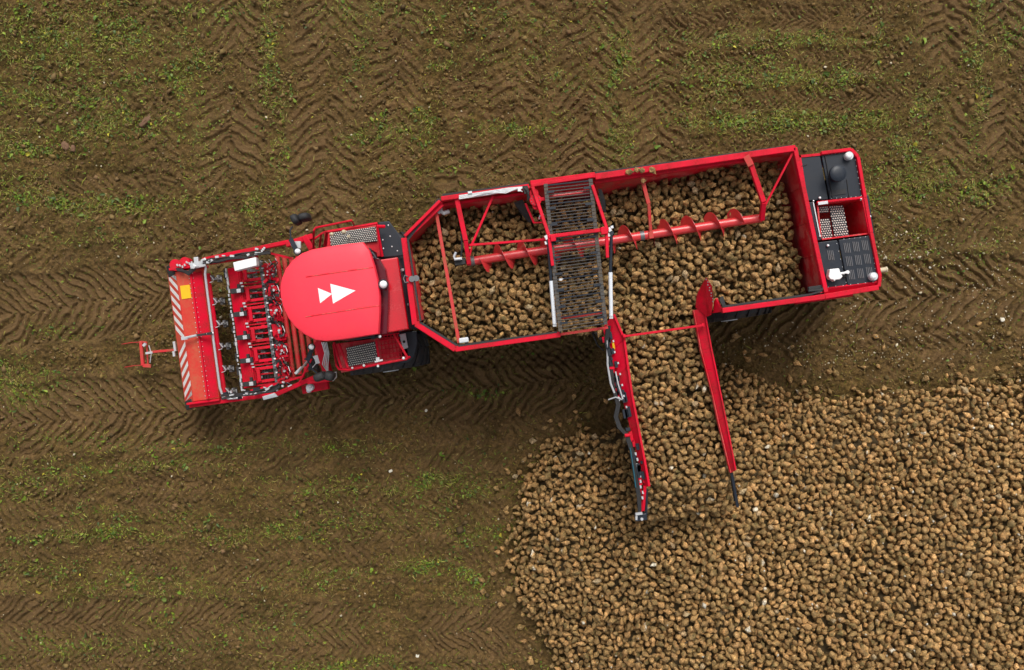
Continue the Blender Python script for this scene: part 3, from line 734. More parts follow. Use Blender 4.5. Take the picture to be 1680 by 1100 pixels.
# scalpers: one small arm per row
for k in range(6):
    v0 = 18 + k * 37.2
    mb = MB(); mb.beam(Hd(66, v0, 1.12), Hd(84, v0 + 1, .7), .03, .03)
    mb.tube([Hd(80, v0 - 4.5, .75), Hd(80, v0 + 6, .75)], .014, 6); mb.tube([Hd(86, v0 - 2, .65), Hd(86, v0 + 4, .65)], .012, 6)
    mb.tube([Hd(69, v0 - 6, 1.2), Hd(74, v0 + 2, 1.2)], .014, 6); mb.box(Hd(76, v0, .95), .09, .05, .06, .135)
    mb.tube([Hd(66, v0 + 5, 1.22), Hd(72, v0 + 4, 1.2), Hd(73, v0 - 2, 1.1)], .010, 6)
    s1 = B('scalper', mb, SILVER)
    mb = MB(); mb.box(Hd(84, v0 + 1.0, .62), .05, .16, .2, .135); B('scalper_knife', mb, DARKSTEEL, s1)
    mb = MB(); mb.box(Hd(72, v0 - 3, 1.1), .08, .07, .08, .135); B('scalper_clamp', mb, DARKSTEEL, s1)
# lifter bank
mb = MB(); mb.slab([Hd(98, 4, 1.15), Hd(114, 4, 1.30), Hd(114, 203, 1.30), Hd(98, 203, 1.15)], .16); lb = B('lifter_beam', mb, RED, bevel=.015)
mb = MB()
for k in range(30): mb.box(Hd(96.5 + random.uniform(-1.5, 1.0), 8 + k * 6.7, 1.1), random.uniform(.02, .05), random.uniform(.03, .12), .05, .135)
B('beam_fittings', mb, SILVER, lb)
mb = MB()
for k in range(9): mb.box(Hd(94 + random.uniform(-1, 1.0), 14 + k * 22.7, 1.05), .05, random.uniform(.08, .22), .07, .135)
B('beam_brackets', mb, RUBBER, lb)
for k in range(5):
    v0 = 42.4 + k * 38.5
    mb = MB(); mb.box(Hd(105, v0, 1.36), .15, .11, .10, .135); mb.box(Hd(113, v0 - 3, 1.34), .06, .20, .08, .135); mb.box(Hd(118, v0, 1.32), .06, .12, .08, .135); c_ = B('row_clamp', mb, RUBBER, bevel=.01)
    mb = MB(); mb.box(Hd(112, v0 + .4, 1.405), .09, .085, .04, .135); B('clamp_cap', mb, SILVER, c_, bevel=.006)
for k in range(6):
    v0 = 4 + k * 33.4
    mb = MB()
    mb.beam(Hd(114, v0 + 3, 1.2), Hd(151, v0 + 3, 1.1), .065, .07); mb.beam(Hd(114, v0 + 24, 1.2), Hd(151, v0 + 24, 1.1), .065, .07)
    mb.beam(Hd(126, v0 + 3, 1.22), Hd(126, v0 + 24, 1.22), .08, .05); mb.beam(Hd(117, v0 - 3, 1.24), Hd(117, v0 + 30, 1.24), .035, .05)
    mb.beam(Hd(117, v0 + 12, 1.14), Hd(150, v0 + 13, 1.0), .035, .05); mb.beam(Hd(119, v0 + 30, 1.15), Hd(151, v0 + 30, 1.05), .04, .05)
    fr_ = B('lifter_frame', mb, RED, bevel=.006)
    mb = MB(); mb.cyl(Hd(136, v0 + 8, .62), .19, .05, 16, axis=(.13, 1, 0)); mb.cyl(Hd(136, v0 + 19, .62), .19, .05, 16, axis=(.13, 1, 0))
    mb.tube([Hd(136, v0 + 6, .85), Hd(136, v0 + 21, .85)], .03, 8); mb.box(Hd(134, v0 + 13, .95), .10, .05, .05, .135); mb.box(Hd(141, v0 + 16, .9), .04, .09, .05, .135)
    B('lifting_wheel', mb, DARKSTEEL, fr_, smooth=True)
    mb = MB(); mb.box(Hd(130, v0 + 17, 1.05), .05, .06, .04, .135); mb.box(Hd(138, v0 + 11, 1.0), .11, .025, .03, .135); mb.box(Hd(118, v0 + 27, 1.29), .06, .04, .04, .135); mb.box(Hd(119, v0 - 1, 1.29), .06, .03, .04, .135)
    B('grease_fitting', mb, SILVER, fr_)
    # drive block behind each row
    mb = MB(); mb.box(Hd(166, v0 + 12, 1.05), .17, .26, .22, .135); mb.box(Hd(171, v0 + 10, 1.18), .12, .12, .10, .5); mb.beam(Hd(160, v0 + 22, 1.1), Hd(178, v0 + 29, 1.0), .09, .1); mb.beam(Hd(158, v0 + 2, 1.12), Hd(172, v0 + 3, 1.1), .05, .1)
    dv = B('row_drive', mb, RED, bevel=.012)
    mb = MB(); mb.cyl(Hd(169, v0 + 12, 1.25), .03, .04, 10)
    for q in range(5): mb.box(Hd(160 + random.uniform(0, 14), v0 + random.uniform(2, 26), 1.2), random.uniform(.02, .05), random.uniform(.02, .06), .05, random.uniform(0, 1))
    mb.tube([Hd(174, v0 + 22, 1.22), Hd(178, v0 + 15, 1.3), Hd(176, v0 + 6, 1.25), Hd(172, v0 + 1, 1.2)], .009, 6)
    B('drive_fittings', mb, SILVER, dv)
    mb = MB(); mb.box(Hd(164, v0 + 31, .95), .16, .10, .12, .135); mb.tube([Hd(160, v0 + 28, 1.2), Hd(172, v0 + 34, 1.28), Hd(178, v0 + 40, 1.2)], .016, 6); o = B('drive_hose', mb, RUBBER, dv); o['kind'] = 'stuff'
# notched steel strip in front of the drives
mb = MB(); mb.beam(Hd(154, -2, 1.12), Hd(154, 203, 1.12), .07, .04); B('lifter_rail', mb, DARKSTEEL)
for k in range(36):
    mb = MB(); v0 = k * 5.75; mb.box(Hd(152.5 if k % 2 else 156, v0, 1.17), .048, .030, .035, .135)
    B('rail_shackle', mb, (WHITE, DARKSTEEL, SILVER, RUBBER)[k % 4])
# cleaning rollers under the cab
for u, v0, v1 in ((182, -8, 196), (193, -4, 192), (204, 0, 190), (215, 0, 188), (226, 4, 182)):
    mb = MB(); mb.tube([Hd(u, v0, .95), Hd(u, v1, .95)], .055, 10); B('cleaning_roller', mb, DIRTY, smooth=True)
for nm, mt, cnt in (('drive_clutter', RED, 70), ('drive_hoses', RUBBER, 50), ('drive_couplings', SILVER, 18)):
    mb = MB()
    for q in range(cnt):
        u, v = random.uniform(157, 179), random.uniform(-4, 202); z = random.uniform(1.1, 1.35)
        if random.random() < .5: mb.box(Hd(u, v, z), random.uniform(.03, .12) * (.5 if mt is SILVER else 1), random.uniform(.02, .07) * (.6 if mt is SILVER else 1), .05, random.uniform(-.5, 1.2))
        else: mb.tube([Hd(u, v, z), Hd(u + random.uniform(-3, 6), v + random.uniform(3, 8), z + .06), Hd(u + random.uniform(-5, 5), v + random.uniform(8, 15), z)], .007 if mt is SILVER else .013, 5)
    o = B(nm, mb, mt); o['kind'] = 'stuff'
for nm, mt, cnt in (('lifter_clutter', DARKSTEEL, 50), ('lifter_brackets', RED, 46)):
    mb = MB()
    for q in range(cnt): mb.box(Hd(random.uniform(117, 150), random.uniform(2, 202), random.uniform(.7, 1.1)), random.uniform(.03, .12), random.uniform(.02, .06), .05, random.uniform(-.1, .35))
    o = B(nm, mb, mt); o['kind'] = 'stuff'
# side arms
mb = MB(); mb.beam(Hd(62, -15, 1.45), Hd(214, -26, 1.75), .09, .14); up = B('header_arm', mb, RED, bevel=.012)
mb = MB(); mb.beam(Hd(70, -8, 1.35), Hd(150, -9, 1.4), .05, .10); mb.beam(Hd(150, -20, 1.6), Hd(205, 2, 1.5), .05, .06); B('arm_brace', mb, RED, up, bevel=.006)
mb = MB(); mb.beam(Hd(8, 219, 1.2), Hd(152, 219, 1.3), .09, .14); mb.beam(Hd(152, 219, 1.3), Hd(228, 197, 1.7), .10, .14); lo = B('header_arm', mb, RED, bevel=.012)
mb = MB(); mb.beam(Hd(110, 208, 1.3), Hd(200, 196, 1.5), .05, .08); mb.beam(Hd(190, 206, 1.7), Hd(215, 170, 1.9), .04, .06); B('arm_brace', mb, RED, lo, bevel=.006)
for side, par, v0 in ((0, up, -11), (1, lo, 212)):
    mb = MB()
    for q in range(4):
        path = [Hd(60 + t * 14, v0 + q * 2.0 - 3 + random.uniform(-1.5, 1.5) - (0 if side else t * .5) - (t * .9 if side and t > 6 else 0), 1.62 + .05 * q + t * .012) for t in range(9 if side == 0 else 8)]
        mb.tube(path, .016, 6)
    B('hydraulic_hoses', mb, RUBBER, par, smooth=True)
    mb = MB()
    for q in range(15):
        u = random.uniform(62, 175); mb.box(Hd(u, v0 + random.uniform(-8, 4) - (u - 60) * .03, 1.78), random.uniform(.03, .10), random.uniform(.02, .05), .05, random.uniform(-.3, .6))
    B('hose_couplings', mb, SILVER, par)
    mb = MB()
    for q in range(9):
        u = random.uniform(66, 150); mb.box(Hd(u, v0 + random.uniform(-6, 4), 1.55), random.uniform(.06, .14), random.uniform(.05, .09), .08, .135)
    B('valve_blocks', mb, BLACK, par)
mb = MB(); mb.box(Hd(52, -8, 1.55), .34, .13, .1, .2); mb.box(Hd(50, -13, 1.58), .10, .22, .08, .1); mb.box(Hd(62, -14, 1.6), .12, .08, .08, .5); mb.cyl(Hd(44, -6, 1.62), .05, .08, 10); B('valve_manifold', mb, SILVER, bevel=.01)
mb = MB()
for q in range(4): mb.tube([Hd(12 + q * 3, -14, 1.3), Hd(18 + q * 3, -3 + q, 1.5), Hd(34, 0 + q * 2, 1.55), Hd(46, -5 + q, 1.6)], .02, 6)
B('hydraulic_hoses', mb, RUBBER, ho, smooth=True)
mb = MB(); mb.cyl(Hd(18, -12, 1.3), .13, .25, 14); mb.cyl(Hd(33, -15, 1.3), .11, .2, 14); B('hood_gearbox', mb, RED, ho, smooth=True)
mb = MB()
for q in range(8): mb.box(Hd(18 + q * 4, -13 + random.uniform(-3, 5), 1.47), .03, .05, .03, random.random())
B('gearbox_bolts', mb, SILVER, ho)
mb = MB(); mb.prism([P(382, 431, 1.85), P(420, 422, 1.85), P(421, 436, 1.85), P(385, 445, 1.85)], .2); B('control_box', mb, WHITE, bevel=.012)
mb = MB(); mb.prism([P(450, 645, 1.4), P(456, 651, 1.4), P(432, 657, 1.4), P(430, 651, 1.4)], .1); B('side_lamp', mb, GREY, lo, bevel=.01)
# row feeler in front
fr0 = MB(); fr0.beam(Hd(-2, 125, .9), Hd(-46, 123, .8), .055, .06); fe = B('feeler_arm', fr0, DIRTY, bevel=.006)
mb = MB(); mb.beam(Hd(-58, 103, .75), Hd(-60, 143, .75), .07, .07); mb.beam(Hd(-49, 106, .7), Hd(-52, 146, .7), .03, .03); mb.beam(Hd(-60, 143, .75), Hd(-47, 146, .72), .08, .06); mb.beam(Hd(-58, 104, .75), Hd(-48, 107, .72), .04, .04)
B('feeler_frame', mb, DIRTY, fe, bevel=.006)
for v0 in (105, 143):
    mb = MB(); mb.tube([Hd(-58, v0, .72), Hd(-74, v0 - 1.5, .45), Hd(-90, v0 - 1, .12)], .011, 6); B('feeler_tine', mb, DIRTY, fe)
mb = MB(); mb.box(Hd(-4, 119, .95), .05, .22, .06, .135); mb.box(Hd(-7, 131, .95), .05, .12, .05, .135); mb.box(Hd(-47, 124, .83), .16, .05, .05, .135); mb.tube([Hd(-46, 112, .8), Hd(-44, 126, .84), Hd(-48, 140, .8)], .012, 6); mb.box(Hd(-53, 110, .8), .08, .06, .05, .8)
B('feeler_hinges', mb, SILVER, fe)

# --- cab
out = [(520, 225), (555, 270), (580, 350), (600, 430), (612, 520), (612, 600), (605, 728), (500, 745), (400, 760), (320, 768), (260, 762), (200, 732), (150, 692), (110, 642),
       (82, 582), (68, 522), (65, 470), (75, 420), (96, 370), (132, 325), (182, 287), (240, 264), (350, 245), (450, 232)]
out = [(440 + a / 3.333, 330 + b_ / 3.333) for a, b_ in out]
cxr, cyr = 545, 480
mb = MB(); rings = []
for s_, z in ((1.0, 3.58), (1.0, 3.70), (.985, 3.745), (.93, 3.77), (.80, 3.80), (.55, 3.83), (.25, 3.84)):
    pr = [(cxr + (a - cxr) * s_, cyr + (b_ - cyr) * s_) for a, b_ in out]
    rings.append([Vector((*P(a, b_, 3.72)[:2], z)) for a, b_ in pr])
nn = len(out); mb.add([v for r_ in rings for v in r_] + [Vector((*P(cxr, cyr, 3.72)[:2], 3.842))],
    [(i * nn + k, i * nn + (k + 1) % nn, (i + 1) * nn + (k + 1) % nn, (i + 1) * nn + k) for i in range(6) for k in range(nn)] + [(6 * nn + k, 6 * nn + (k + 1) % nn, 7 * nn) for k in range(nn)] + [tuple(range(nn - 1, -1, -1))])
roof = B('cab_roof', mb, ROOF, smooth=True)
def z2(a, b_): return (440 + a / 3.333, 330 + b_ / 3.333)
def roofz(px, py):
    # height of the crowned roof above a photo point
    d = 0
    dx, dy = px - cxr, py - cyr
    best = 1.0
    ang = math.atan2(dy, dx)
    R_ = None
    for i in range(nn):
        ax_, ay_ = out[i][0] - cxr, out[i][1] - cyr; bx_, by_ = out[(i + 1) % nn][0] - cxr, out[(i + 1) % nn][1] - cyr
        det = dx * (by_ - ay_) - dy * (bx_ - ax_)
        if abs(det) < 1e-9: continue
        t = (ax_ * (by_ - ay_) - ay_ * (bx_ - ax_)) / det; s = (ax_ * dy - ay_ * dx) / det
        if t > 0 and -1e-6 <= s <= 1 + 1e-6: R_ = t if R_ is None else min(R_, t)
    f = 1 / R_ if R_ else 0
    tab = [(0, 3.842), (.25, 3.84), (.55, 3.83), (.80, 3.80), (.93, 3.77), (.985, 3.745), (1.0, 3.70)]
    for (a, za), (b_, zb) in zip(tab, tab[1:]):
        if f <= b_: return za + (zb - za) * (f - a) / (b_ - a)
    return 3.70
for p0, p1 in ((z2(215, 418), z2(576, 365)), (z2(210, 635), z2(608, 573))):
    mb = MB(); L_ = [(p0[0] + (p1[0] - p0[0]) * t / 16, p0[1] + (p1[1] - p0[1]) * t / 16) for t in range(17)]
    mb.tube([Vector((*P(a, b_, 3.72)[:2], roofz(a, b_) + .001)) for a, b_ in L_], .011, 6); B('roof_seam', mb, WORN, roof)
ring_pts = [(cxr + (a - cxr) * .70, cyr + (b_ - cyr) * .78) for a, b_ in out[8:24]]
def mark(tri):
    mb = MB(); N_ = 8
    # subdivided so the print follows the crown
    A, Bq, Cq = tri; vs_ = []; ix = {}
    for i in range(N_ + 1):
        for j in range(N_ + 1 - i):
            a, b_ = i / N_, j / N_; px = A[0] + (Bq[0] - A[0]) * a + (Cq[0] - A[0]) * b_; py = A[1] + (Bq[1] - A[1]) * a + (Cq[1] - A[1]) * b_
            ix[i, j] = len(vs_); vs_.append(Vector((*P(px, py, 3.72)[:2], roofz(px, py) + .006)))
    fs = []
    for i in range(N_):
        for j in range(N_ - i):
            fs.append((ix[i, j], ix[i + 1, j], ix[i, j + 1]))
            if j < N_ - i - 1: fs.append((ix[i + 1, j], ix[i + 1, j + 1], ix[i, j + 1]))
    mb.add(vs_, fs); return mb
B('roof_arrow', mark([z2(280, 478), z2(357, 510), z2(292, 561)]), WHITE, roof)
B('roof_arrow', mark([z2(347, 455), z2(484, 492), z2(362, 563)]), WHITE, roof)
# cab body: floor, glass shell, pillars
body = [(cxr + (a - cxr) * .93, cyr + (b_ - cyr) * .9) for a, b_ in out]
mb = MB(); nb = len(body); lo_ = [Vector((*P(a, b_, 3.72)[:2], 1.75)) for a, b_ in body]; hi_ = [Vector((*P(a, b_, 3.72)[:2], 3.58)) for a, b_ in body]
mb.add(lo_ + hi_, [(k, (k + 1) % nb, (k + 1) % nb + nb, k + nb) for k in range(nb)]); cabg = B('cab_window', mb, GLASS)
mb = MB(); mb.prism([Vector((*P(a, b_, 3.72)[:2], 1.75)) for a, b_ in [(cxr + (a - cxr) * .95, cyr + (b_ - cyr) * .92) for a, b_ in out]], .55); B('cab_body', mb, RED, bevel=.02)
mb = MB()
for k in (0, 6, 10, 20): a, b_ = body[k]; p = P(a, b_, 3.72); mb.beam(Vector((p.x, p.y, 1.75)), Vector((p.x, p.y, 3.58)), .1)
B('cab_pillars', mb, BLACK, bevel=.01)
# panel behind the cab with the curved black rear
mb = MB(); mb.prism(pts([(560, 408), (622, 424), (632, 442), (637, 470), (637, 500), (635, 548), (600, 552), (560, 560)], 3.45), 1.5); B('rear_cab_wall', mb, paint('dark_red_gloss', (0.10, 0.004, 0.012), 0.15, dirt=0.1, bump=0), bevel=.02)
mb = MB(); mb.slab([P(619, 427, 3.25), P(653, 422, 3.22), P(671, 540, 3.22), P(632, 547, 3.25)], 1.2); B('fuel_tank_cover', mb, paint('glossy_red_cover', (0.60, 0.004, 0.016), 0.12, dirt=0.05, bump=0, coat=.8), bevel=.025)
mb = MB(); mb.prism(pts([(656, 424), (668, 424), (686, 540), (673, 540)], 1.9), .8); B('articulation_frame', mb, BLACK)
def beacon(name, px, py, z, r, base=BLACK):
    mb = MB(); mb.cyl(P(px, py, z - .05), r * 1.25, .10, 16); bo = B(name, mb, base, smooth=True)
    mb = MB(); mb.dome(P(px, py, z), r, r * 1.1, 16, 5); B('lamp_dome', mb, LAMP, bo, smooth=True)
    return bo
beacon('beacon', 629, 467, 3.72, .078); beacon('beacon', 488.5, 413, 3.35, .06); beacon('beacon', 511, 569.5, 3.35, .055); beacon('beacon', 623, 552.5, 3.5, .03)
mb = MB(); mb.tube([P(606, 411, 3.6), P(613, 418, 3.6), P(617, 425, 3.6)], .03, 8); mb.cyl(P(606, 411, 3.64), .045, .06, 10); B('camera_bracket', mb, BLACK, smooth=True)
mb = MB(); mb.tube([P(560, 556, 3.3), P(585, 556, 3.35), P(605, 553, 3.4), P(624, 552, 3.4)], .028, 8); mb.cyl(P(612, 553, 3.42), .05, .05, 10); B('lamp_bracket', mb, BLACK, smooth=True)
# mirrors
def blob(c, sx, sy, sz, ang):
    mb = MB(); k = 10; n_ = 16; vs_ = []
    for j in range(k + 1):
        t = -math.pi / 2 + math.pi * j / k
        for i in range(n_):
            a = 2 * math.pi * i / n_; ce = lambda q: math.copysign(abs(q) ** .6, q)
            v = Vector((ce(math.cos(t)) * ce(math.cos(a)) * sx / 2, ce(math.cos(t)) * ce(math.sin(a)) * sy / 2, ce(math.sin(t)) * sz / 2))
            vs_.append(Vector(c) + Matrix.Rotation(ang, 3, 'Z') @ v)
    mb.add(vs_, [(j * n_ + i, j * n_ + (i + 1) % n_, (j + 1) * n_ + (i + 1) % n_, (j + 1) * n_ + i) for j in range(k) for i in range(n_)])
    return mb
mb = MB(); mb.beam(P(477, 393, 3.0), P(488, 414, 3.2), .09, .05); mb.tube([P(477, 392, 3.0), P(476, 378, 3.0), P(480, 372, 2.95)], .018, 8); ma = B('mirror_arm', mb, BLACK, bevel=.006)
B('mirror', blob(P(486, 361, 2.9), .16, .22, .45, .5), RUBBER, ma, smooth=True); B('mirror', blob(P(500, 357, 2.9), .24, .16, .4, .2), RUBBER, ma, smooth=True)
mb = MB(); mb.beam(P(512, 572, 3.2), P(505, 592, 3.1), .08, .05); mb.tube([P(504, 590, 3.1), P(512, 606, 3.0), P(524, 616, 2.95)], .02, 8); ma = B('mirror_arm', mb, BLACK, bevel=.006)
B('mirror', blob(P(526, 618, 2.9), .26, .18, .45, .4), RUBBER, ma, smooth=True); B('mirror', blob(P(541, 617, 2.9), .20, .20, .35, -.3), RUBBER, ma, smooth=True)
mb = MB(); mb.tube([P(488, 613, 2.2), P(505, 592, 3.0)], .02, 8); mb.box(P(490, 608, 2.3), .05, .2, .05, -.8); mb.tube([P(478, 402, 2.6), P(483, 408, 3.1)], .02, 8); mb.box(P(489, 402, 2.9), .12, .14, .06); B('arm_stay', mb, SILVER, smooth=True)
# columns and brackets by the cab front
mb = MB(); mb.beam(P(523, 560, 1.9), P(538, 612, 1.9), .17, .25); mb.beam(P(497, 640, 1.2), P(539, 632, 1.2), .18, .2); mb.beam(P(505, 627, 1.6), P(545, 622, 1.6), .10, .15); B('front_column', mb, RED, bevel=.015)
mb = MB(); mb.beam(P(470, 402, 1.9), P(514, 388, 1.9), .12, .16); mb.beam(P(500, 388, 1.9), P(513, 410, 1.9), .13, .2); B('front_column', mb, RED, bevel=.015)
mb = MB(); mb.cyl(P(509, 636, 1.45), .08, .15, 12); mb.beam(P(507, 624, 1.5), P(509, 636, 1.55), .05); mb.cyl(P(507, 641, 1.35), .05, .1, 12); B('height_sensor', mb, GREY, smooth=True)
mb = MB()
for q in range(4): mb.tube([P(528 + q * 2.6, 562, 2.2), P(533 + q * 2.2, 580, 2.3), P(529 + q * 3, 598, 2.25), P(538, 612 + q, 2.0)], .012, 6)
mb.tube([P(541, 612, 2.0), P(552, 611, 2.1), P(552, 619, 2.0), P(546, 625, 1.9)], .014, 6)
mb.box(P(521, 590, 1.95), .10, .18, .08, .2); mb.tube([P(514, 585, 1.9), P(520, 595, 2.0), P(512, 604, 1.9)], .012, 6)
B('steel_hose_ends', mb, SILVER, smooth=True)
mb = MB()
for q in range(3): mb.tube([P(500, 590 + q * 5, 1.6), P(512, 585 + q * 7, 1.7), P(520, 598 + q * 4, 1.7), P(524, 612, 1.6)], .022, 6)
mb.box(P(513, 596, 1.5), .2, .3, .2, .2); B('hydraulic_hoses', mb, RUBBER, smooth=True)

# platforms with studded grating
def grating(name, quad, z, nu, nv, parent=R0):
    A, Bq, Cq, D = [Vector((*P(a, b_, z)[:2], z)) for a, b_ in quad]
    mb = MB(); mb.slab([A, Bq, Cq, D], .03); g = B(name, mb, BLACK, parent)
    mb = MB()
    for j in range(nv):
        for i in range(nu):
            s = (i + .5 + (.25 if j % 2 else -.25)) / nu; t = (j + .5) / nv
            p = (A * (1 - s) + Bq * s) * (1 - t) + (D * (1 - s) + Cq * s) * t
            e1 = (Bq - A).normalized() * ((Bq - A).length / nu * .42); e2 = (D - A).normalized() * ((D - A).length / nv * .42)
            h = Vector((0, 0, .012)); mb.add([p - e1, p - e2, p + e1, p + e2, p + h - e1 * .5, p + h - e2 * .5, p + h + e1 * .5, p + h + e2 * .5], [(4, 5, 6, 7), (0, 1, 5, 4), (1, 2, 6, 5), (2, 3, 7, 6), (3, 0, 4, 7)])
    s_ = B('grating_studs', mb, GRATE, g); s_['kind'] = 'stuff'
    return g
mb = MB(); mb.prism(pts([(532, 381), (620, 368), (628, 421), (535, 425)], 2.1), .12); B('platform_deck', mb, WORN, bevel=.01)
grating('platform_grating', [(540.5, 382.5), (616, 372), (619, 396), (543, 405)], 2.16, 22, 8)
def rail(paths, r=.022, name='railing', mat=RED):
    mb = MB()
    for p in paths: mb.tube(p, r, 8)
    return B(name, mb, mat, smooth=True)
rail([[P(514, 412, 2.2), P(515, 378, 3.0), P(518, 374, 3.0), P(577, 362, 3.0), P(580, 368, 2.5)], [P(524, 408, 2.2), P(527, 384, 2.9), P(535, 380, 2.9)],
      [P(532, 404, 2.2), P(536, 380, 2.9)], [P(515, 393, 2.6), P(532, 381, 2.6)]])
rail([[P(534, 403, 2.3), P(537, 381, 2.6), P(618, 367, 2.6), P(627, 421, 2.4)], [P(618, 372, 2.6), P(631, 372, 2.5)]], .035)
mb = MB(); mb.dome(P(544, 385, 2.62), .045, .05, 12, 3); mb.dome(P(564, 381, 2.62), .05, .05, 12, 3); mb.box(P(572, 388, 2.25), .05, .05, .05); B('railing_caps', mb, BEIGE, smooth=True)
mb = MB(); mb.prism(pts([(545, 565), (625, 554), (664, 550), (672, 590), (560, 612)], 2.0), .12); B('platform_deck', mb, WORN, bevel=.01)
grating('platform_grating', [(568, 571), (615, 561), (620, 593), (572, 602)], 2.06, 16, 9)
rail([[P(547, 566, 2.3), P(552, 600, 2.8), P(556, 606, 2.9), P(572, 607, 2.95), P(668, 589, 2.9), P(672, 586, 2.8)], [P(548, 562, 2.8), P(560, 604, 2.95)], [P(556, 564, 2.9), P(571, 604, 2.95)],
      [P(646, 548, 2.9), P(669, 588, 2.9)], [P(617, 558, 2.8), P(623, 596, 2.8)]], .026)
mb = MB()
for q in range(6):
    mb.tube([P(624 + q * 5.6, 549, 2.4), P(628 + q * 6.2, 592 - q * 1.2, 2.4)], .012, 6); mb.tube([P(622 + q * .6, 552 + q * 7.6, 2.42), P(655 + q * 1.8, 547 + q * 7.6, 2.42)], .012, 6)
B('ladder_cage', mb, RED, smooth=True)
mb = MB(); mb.prism(pts([(622, 552), (655, 548), (664, 588), (628, 595)], 1.7), .04); B('ladder_step', mb, WORN)
mb = MB(); mb.dome(P(578, 604, 3.0), .024, .03, 10, 3); mb.dome(P(597, 600, 3.0), .028, .03, 10, 3); mb.dome(P(620, 601, 3.0), .028, .03, 10, 3); mb.box(P(620, 590, 2.9), .07, .09, .08); mb.dome(P(662, 588, 3.0), .032, .03, 10, 3); mb.tube([P(615, 594, 2.95), P(628, 591, 2.95)], .02, 6); B('railing_caps', mb, WHITE, smooth=True)
# fenders and the tyres below them
def round_z(l, z0, z1):
    return [P(a, b_, z0 + (z1 - z0) * k / (len(l) - 1)) for k, (a, b_) in enumerate(l)]
mb = MB(); mb.slab(pts([(620, 365), (638, 362.5), (662, 394), (662, 420), (628, 423)], 2.25), .05); fd = B('fender', mb, BLACK, bevel=.02)
mb = MB()
for a, b_ in ((637, 370), (640, 388), (643, 405), (629, 408), (652, 412), (628, 394)): mb.dome(P(a, b_, 2.25), .018, .012, 8, 2)
B('fender_bolts', mb, SILVER, fd)
mb = MB(); mb.slab(pts([(652, 545), (684, 543), (685, 562), (680, 584), (672, 594), (655, 598)], 2.0), .05); fd = B('fender', mb, BLACK, bevel=.02)
mb = MB(); mb.slab(pts([(655, 549), (665, 547), (669.5, 571), (661, 573.5)], 2.12), .06); gb = B('fender_box', mb, GREY, fd, bevel=.012)
mb = MB(); mb.cyl(P(663, 561, 2.13), .03, .02, 12); B('box_cap', mb, RUBBER, gb)
def wheel(px, py, zc, R_, w, steer=0.0):
    """tyre with lugs; its axle across the machine; (px,py) = hub centre in the photo"""
    c = P(px, py, zc); ax = Vector((-math.sin(AX + steer), math.cos(AX + steer), 0)); fw = Vector((math.cos(AX + steer), math.sin(AX + steer), 0)); upv = Vector((0, 0, 1))
    prof = [(-.50, .60), (-.50, .80), (-.47, .90), (-.40, .965), (-.2, .985), (.2, .985), (.40, .965), (.47, .90), (.50, .80), (.50, .60)]
    n_ = 48; vs_ = []
    for k in range(n_):
        a = 2 * math.pi * k / n_
        for q, rr in prof: vs_.append(c + ax * (q * w) + (fw * math.cos(a) + upv * math.sin(a)) * (rr * R_))
    m_ = len(prof)
    mb = MB(); mb.add(vs_, [(k * m_ + q, k * m_ + q + 1, ((k + 1) % n_) * m_ + q + 1, ((k + 1) % n_) * m_ + q) for k in range(n_) for q in range(m_ - 1)])
    wh = B('wheel', mb, TYRE, smooth=True)
    mb = MB()
    for k in range(22):
        for sd_ in (-1, 1):
            a0 = 2 * math.pi * (k + (.5 if sd_ > 0 else 0)) / 22
            q = []
            for t in (0, 1):
                a = a0 + t * .22; off = sd_ * (.02 + t * .46) * w; rr = (R_ * 1.0 - t * .03)
                for da in (-.035, .035):
                    q.append(c + ax * off + (fw * math.cos(a + da) + upv * math.sin(a + da)) * (rr * 1.03)); q.append(c + ax * off + (fw * math.cos(a + da) + upv * math.sin(a + da)) * (rr * .95))
            mb.add(q, [(0, 2, 6, 4), (0, 4, 5, 1), (2, 3, 7, 6), (4, 6, 7, 5), (0, 1, 3, 2)])
    tr = B('tyre_lugs', mb, TYRE, wh)
    mb = MB()
    for sd_ in (-1, 1): mb.cyl(c + ax * sd_ * w * .40, R_ * .6, w * .16, 24, axis=ax); mb.cyl(c + ax * sd_ * w * .49, R_ * .2, w * .1, 14, axis=ax)
    B('rim', mb, GREY, wh, smooth=True)
for (a, b_, rr, ww) in ((637, 579, .92, .80), (632, 420, .92, .80), (1192, 496, .95, .80), (1172, 335, .95, .80), (1330, 460, .95, .70), (1312, 335, .95, .70)):
    wheel(a, b_, rr - .03, rr, ww)
# chassis under everything
mb = MB(); mb.beam(P(560, 490, 1.3), P(680, 470, 1.3), 1.0, .45); mb.beam(P(680, 470, 1.25), P(1425, 362, 1.25), 1.1, .4); B('chassis', mb, BLACK, bevel=.02)

# --- bunker
RIM = 3.75
def wall_panel(name, top, bot, zt, zb, mat=WORN, t=.03, parent=R0, bevel=0):
    mb = MB(); mb.slab([P(*top[0], zt), P(*top[1], zt), P(*bot[1], zb), P(*bot[0], zb)], t); return B(name, mb, mat, parent, bevel=bevel)
def rim_beam(name, pl, z=RIM, w=.10, h=.12, mat=RED, parent=R0, bevel=.012):
    mb = MB()
    for p0, p1 in zip(pl, pl[1:]): mb.beam(P(*p0, z), P(*p1, z), w, h)
    return B(name, mb, mat, parent, bevel=bevel)
def z4(a, b_): return (640 + a / 3.55, 280 + b_ / 3.55)
A_, B_, C_, D_, E_, F_ = (727, 328), (870, 308), (667, 389), (684, 530), (746, 570.5), (917, 547)
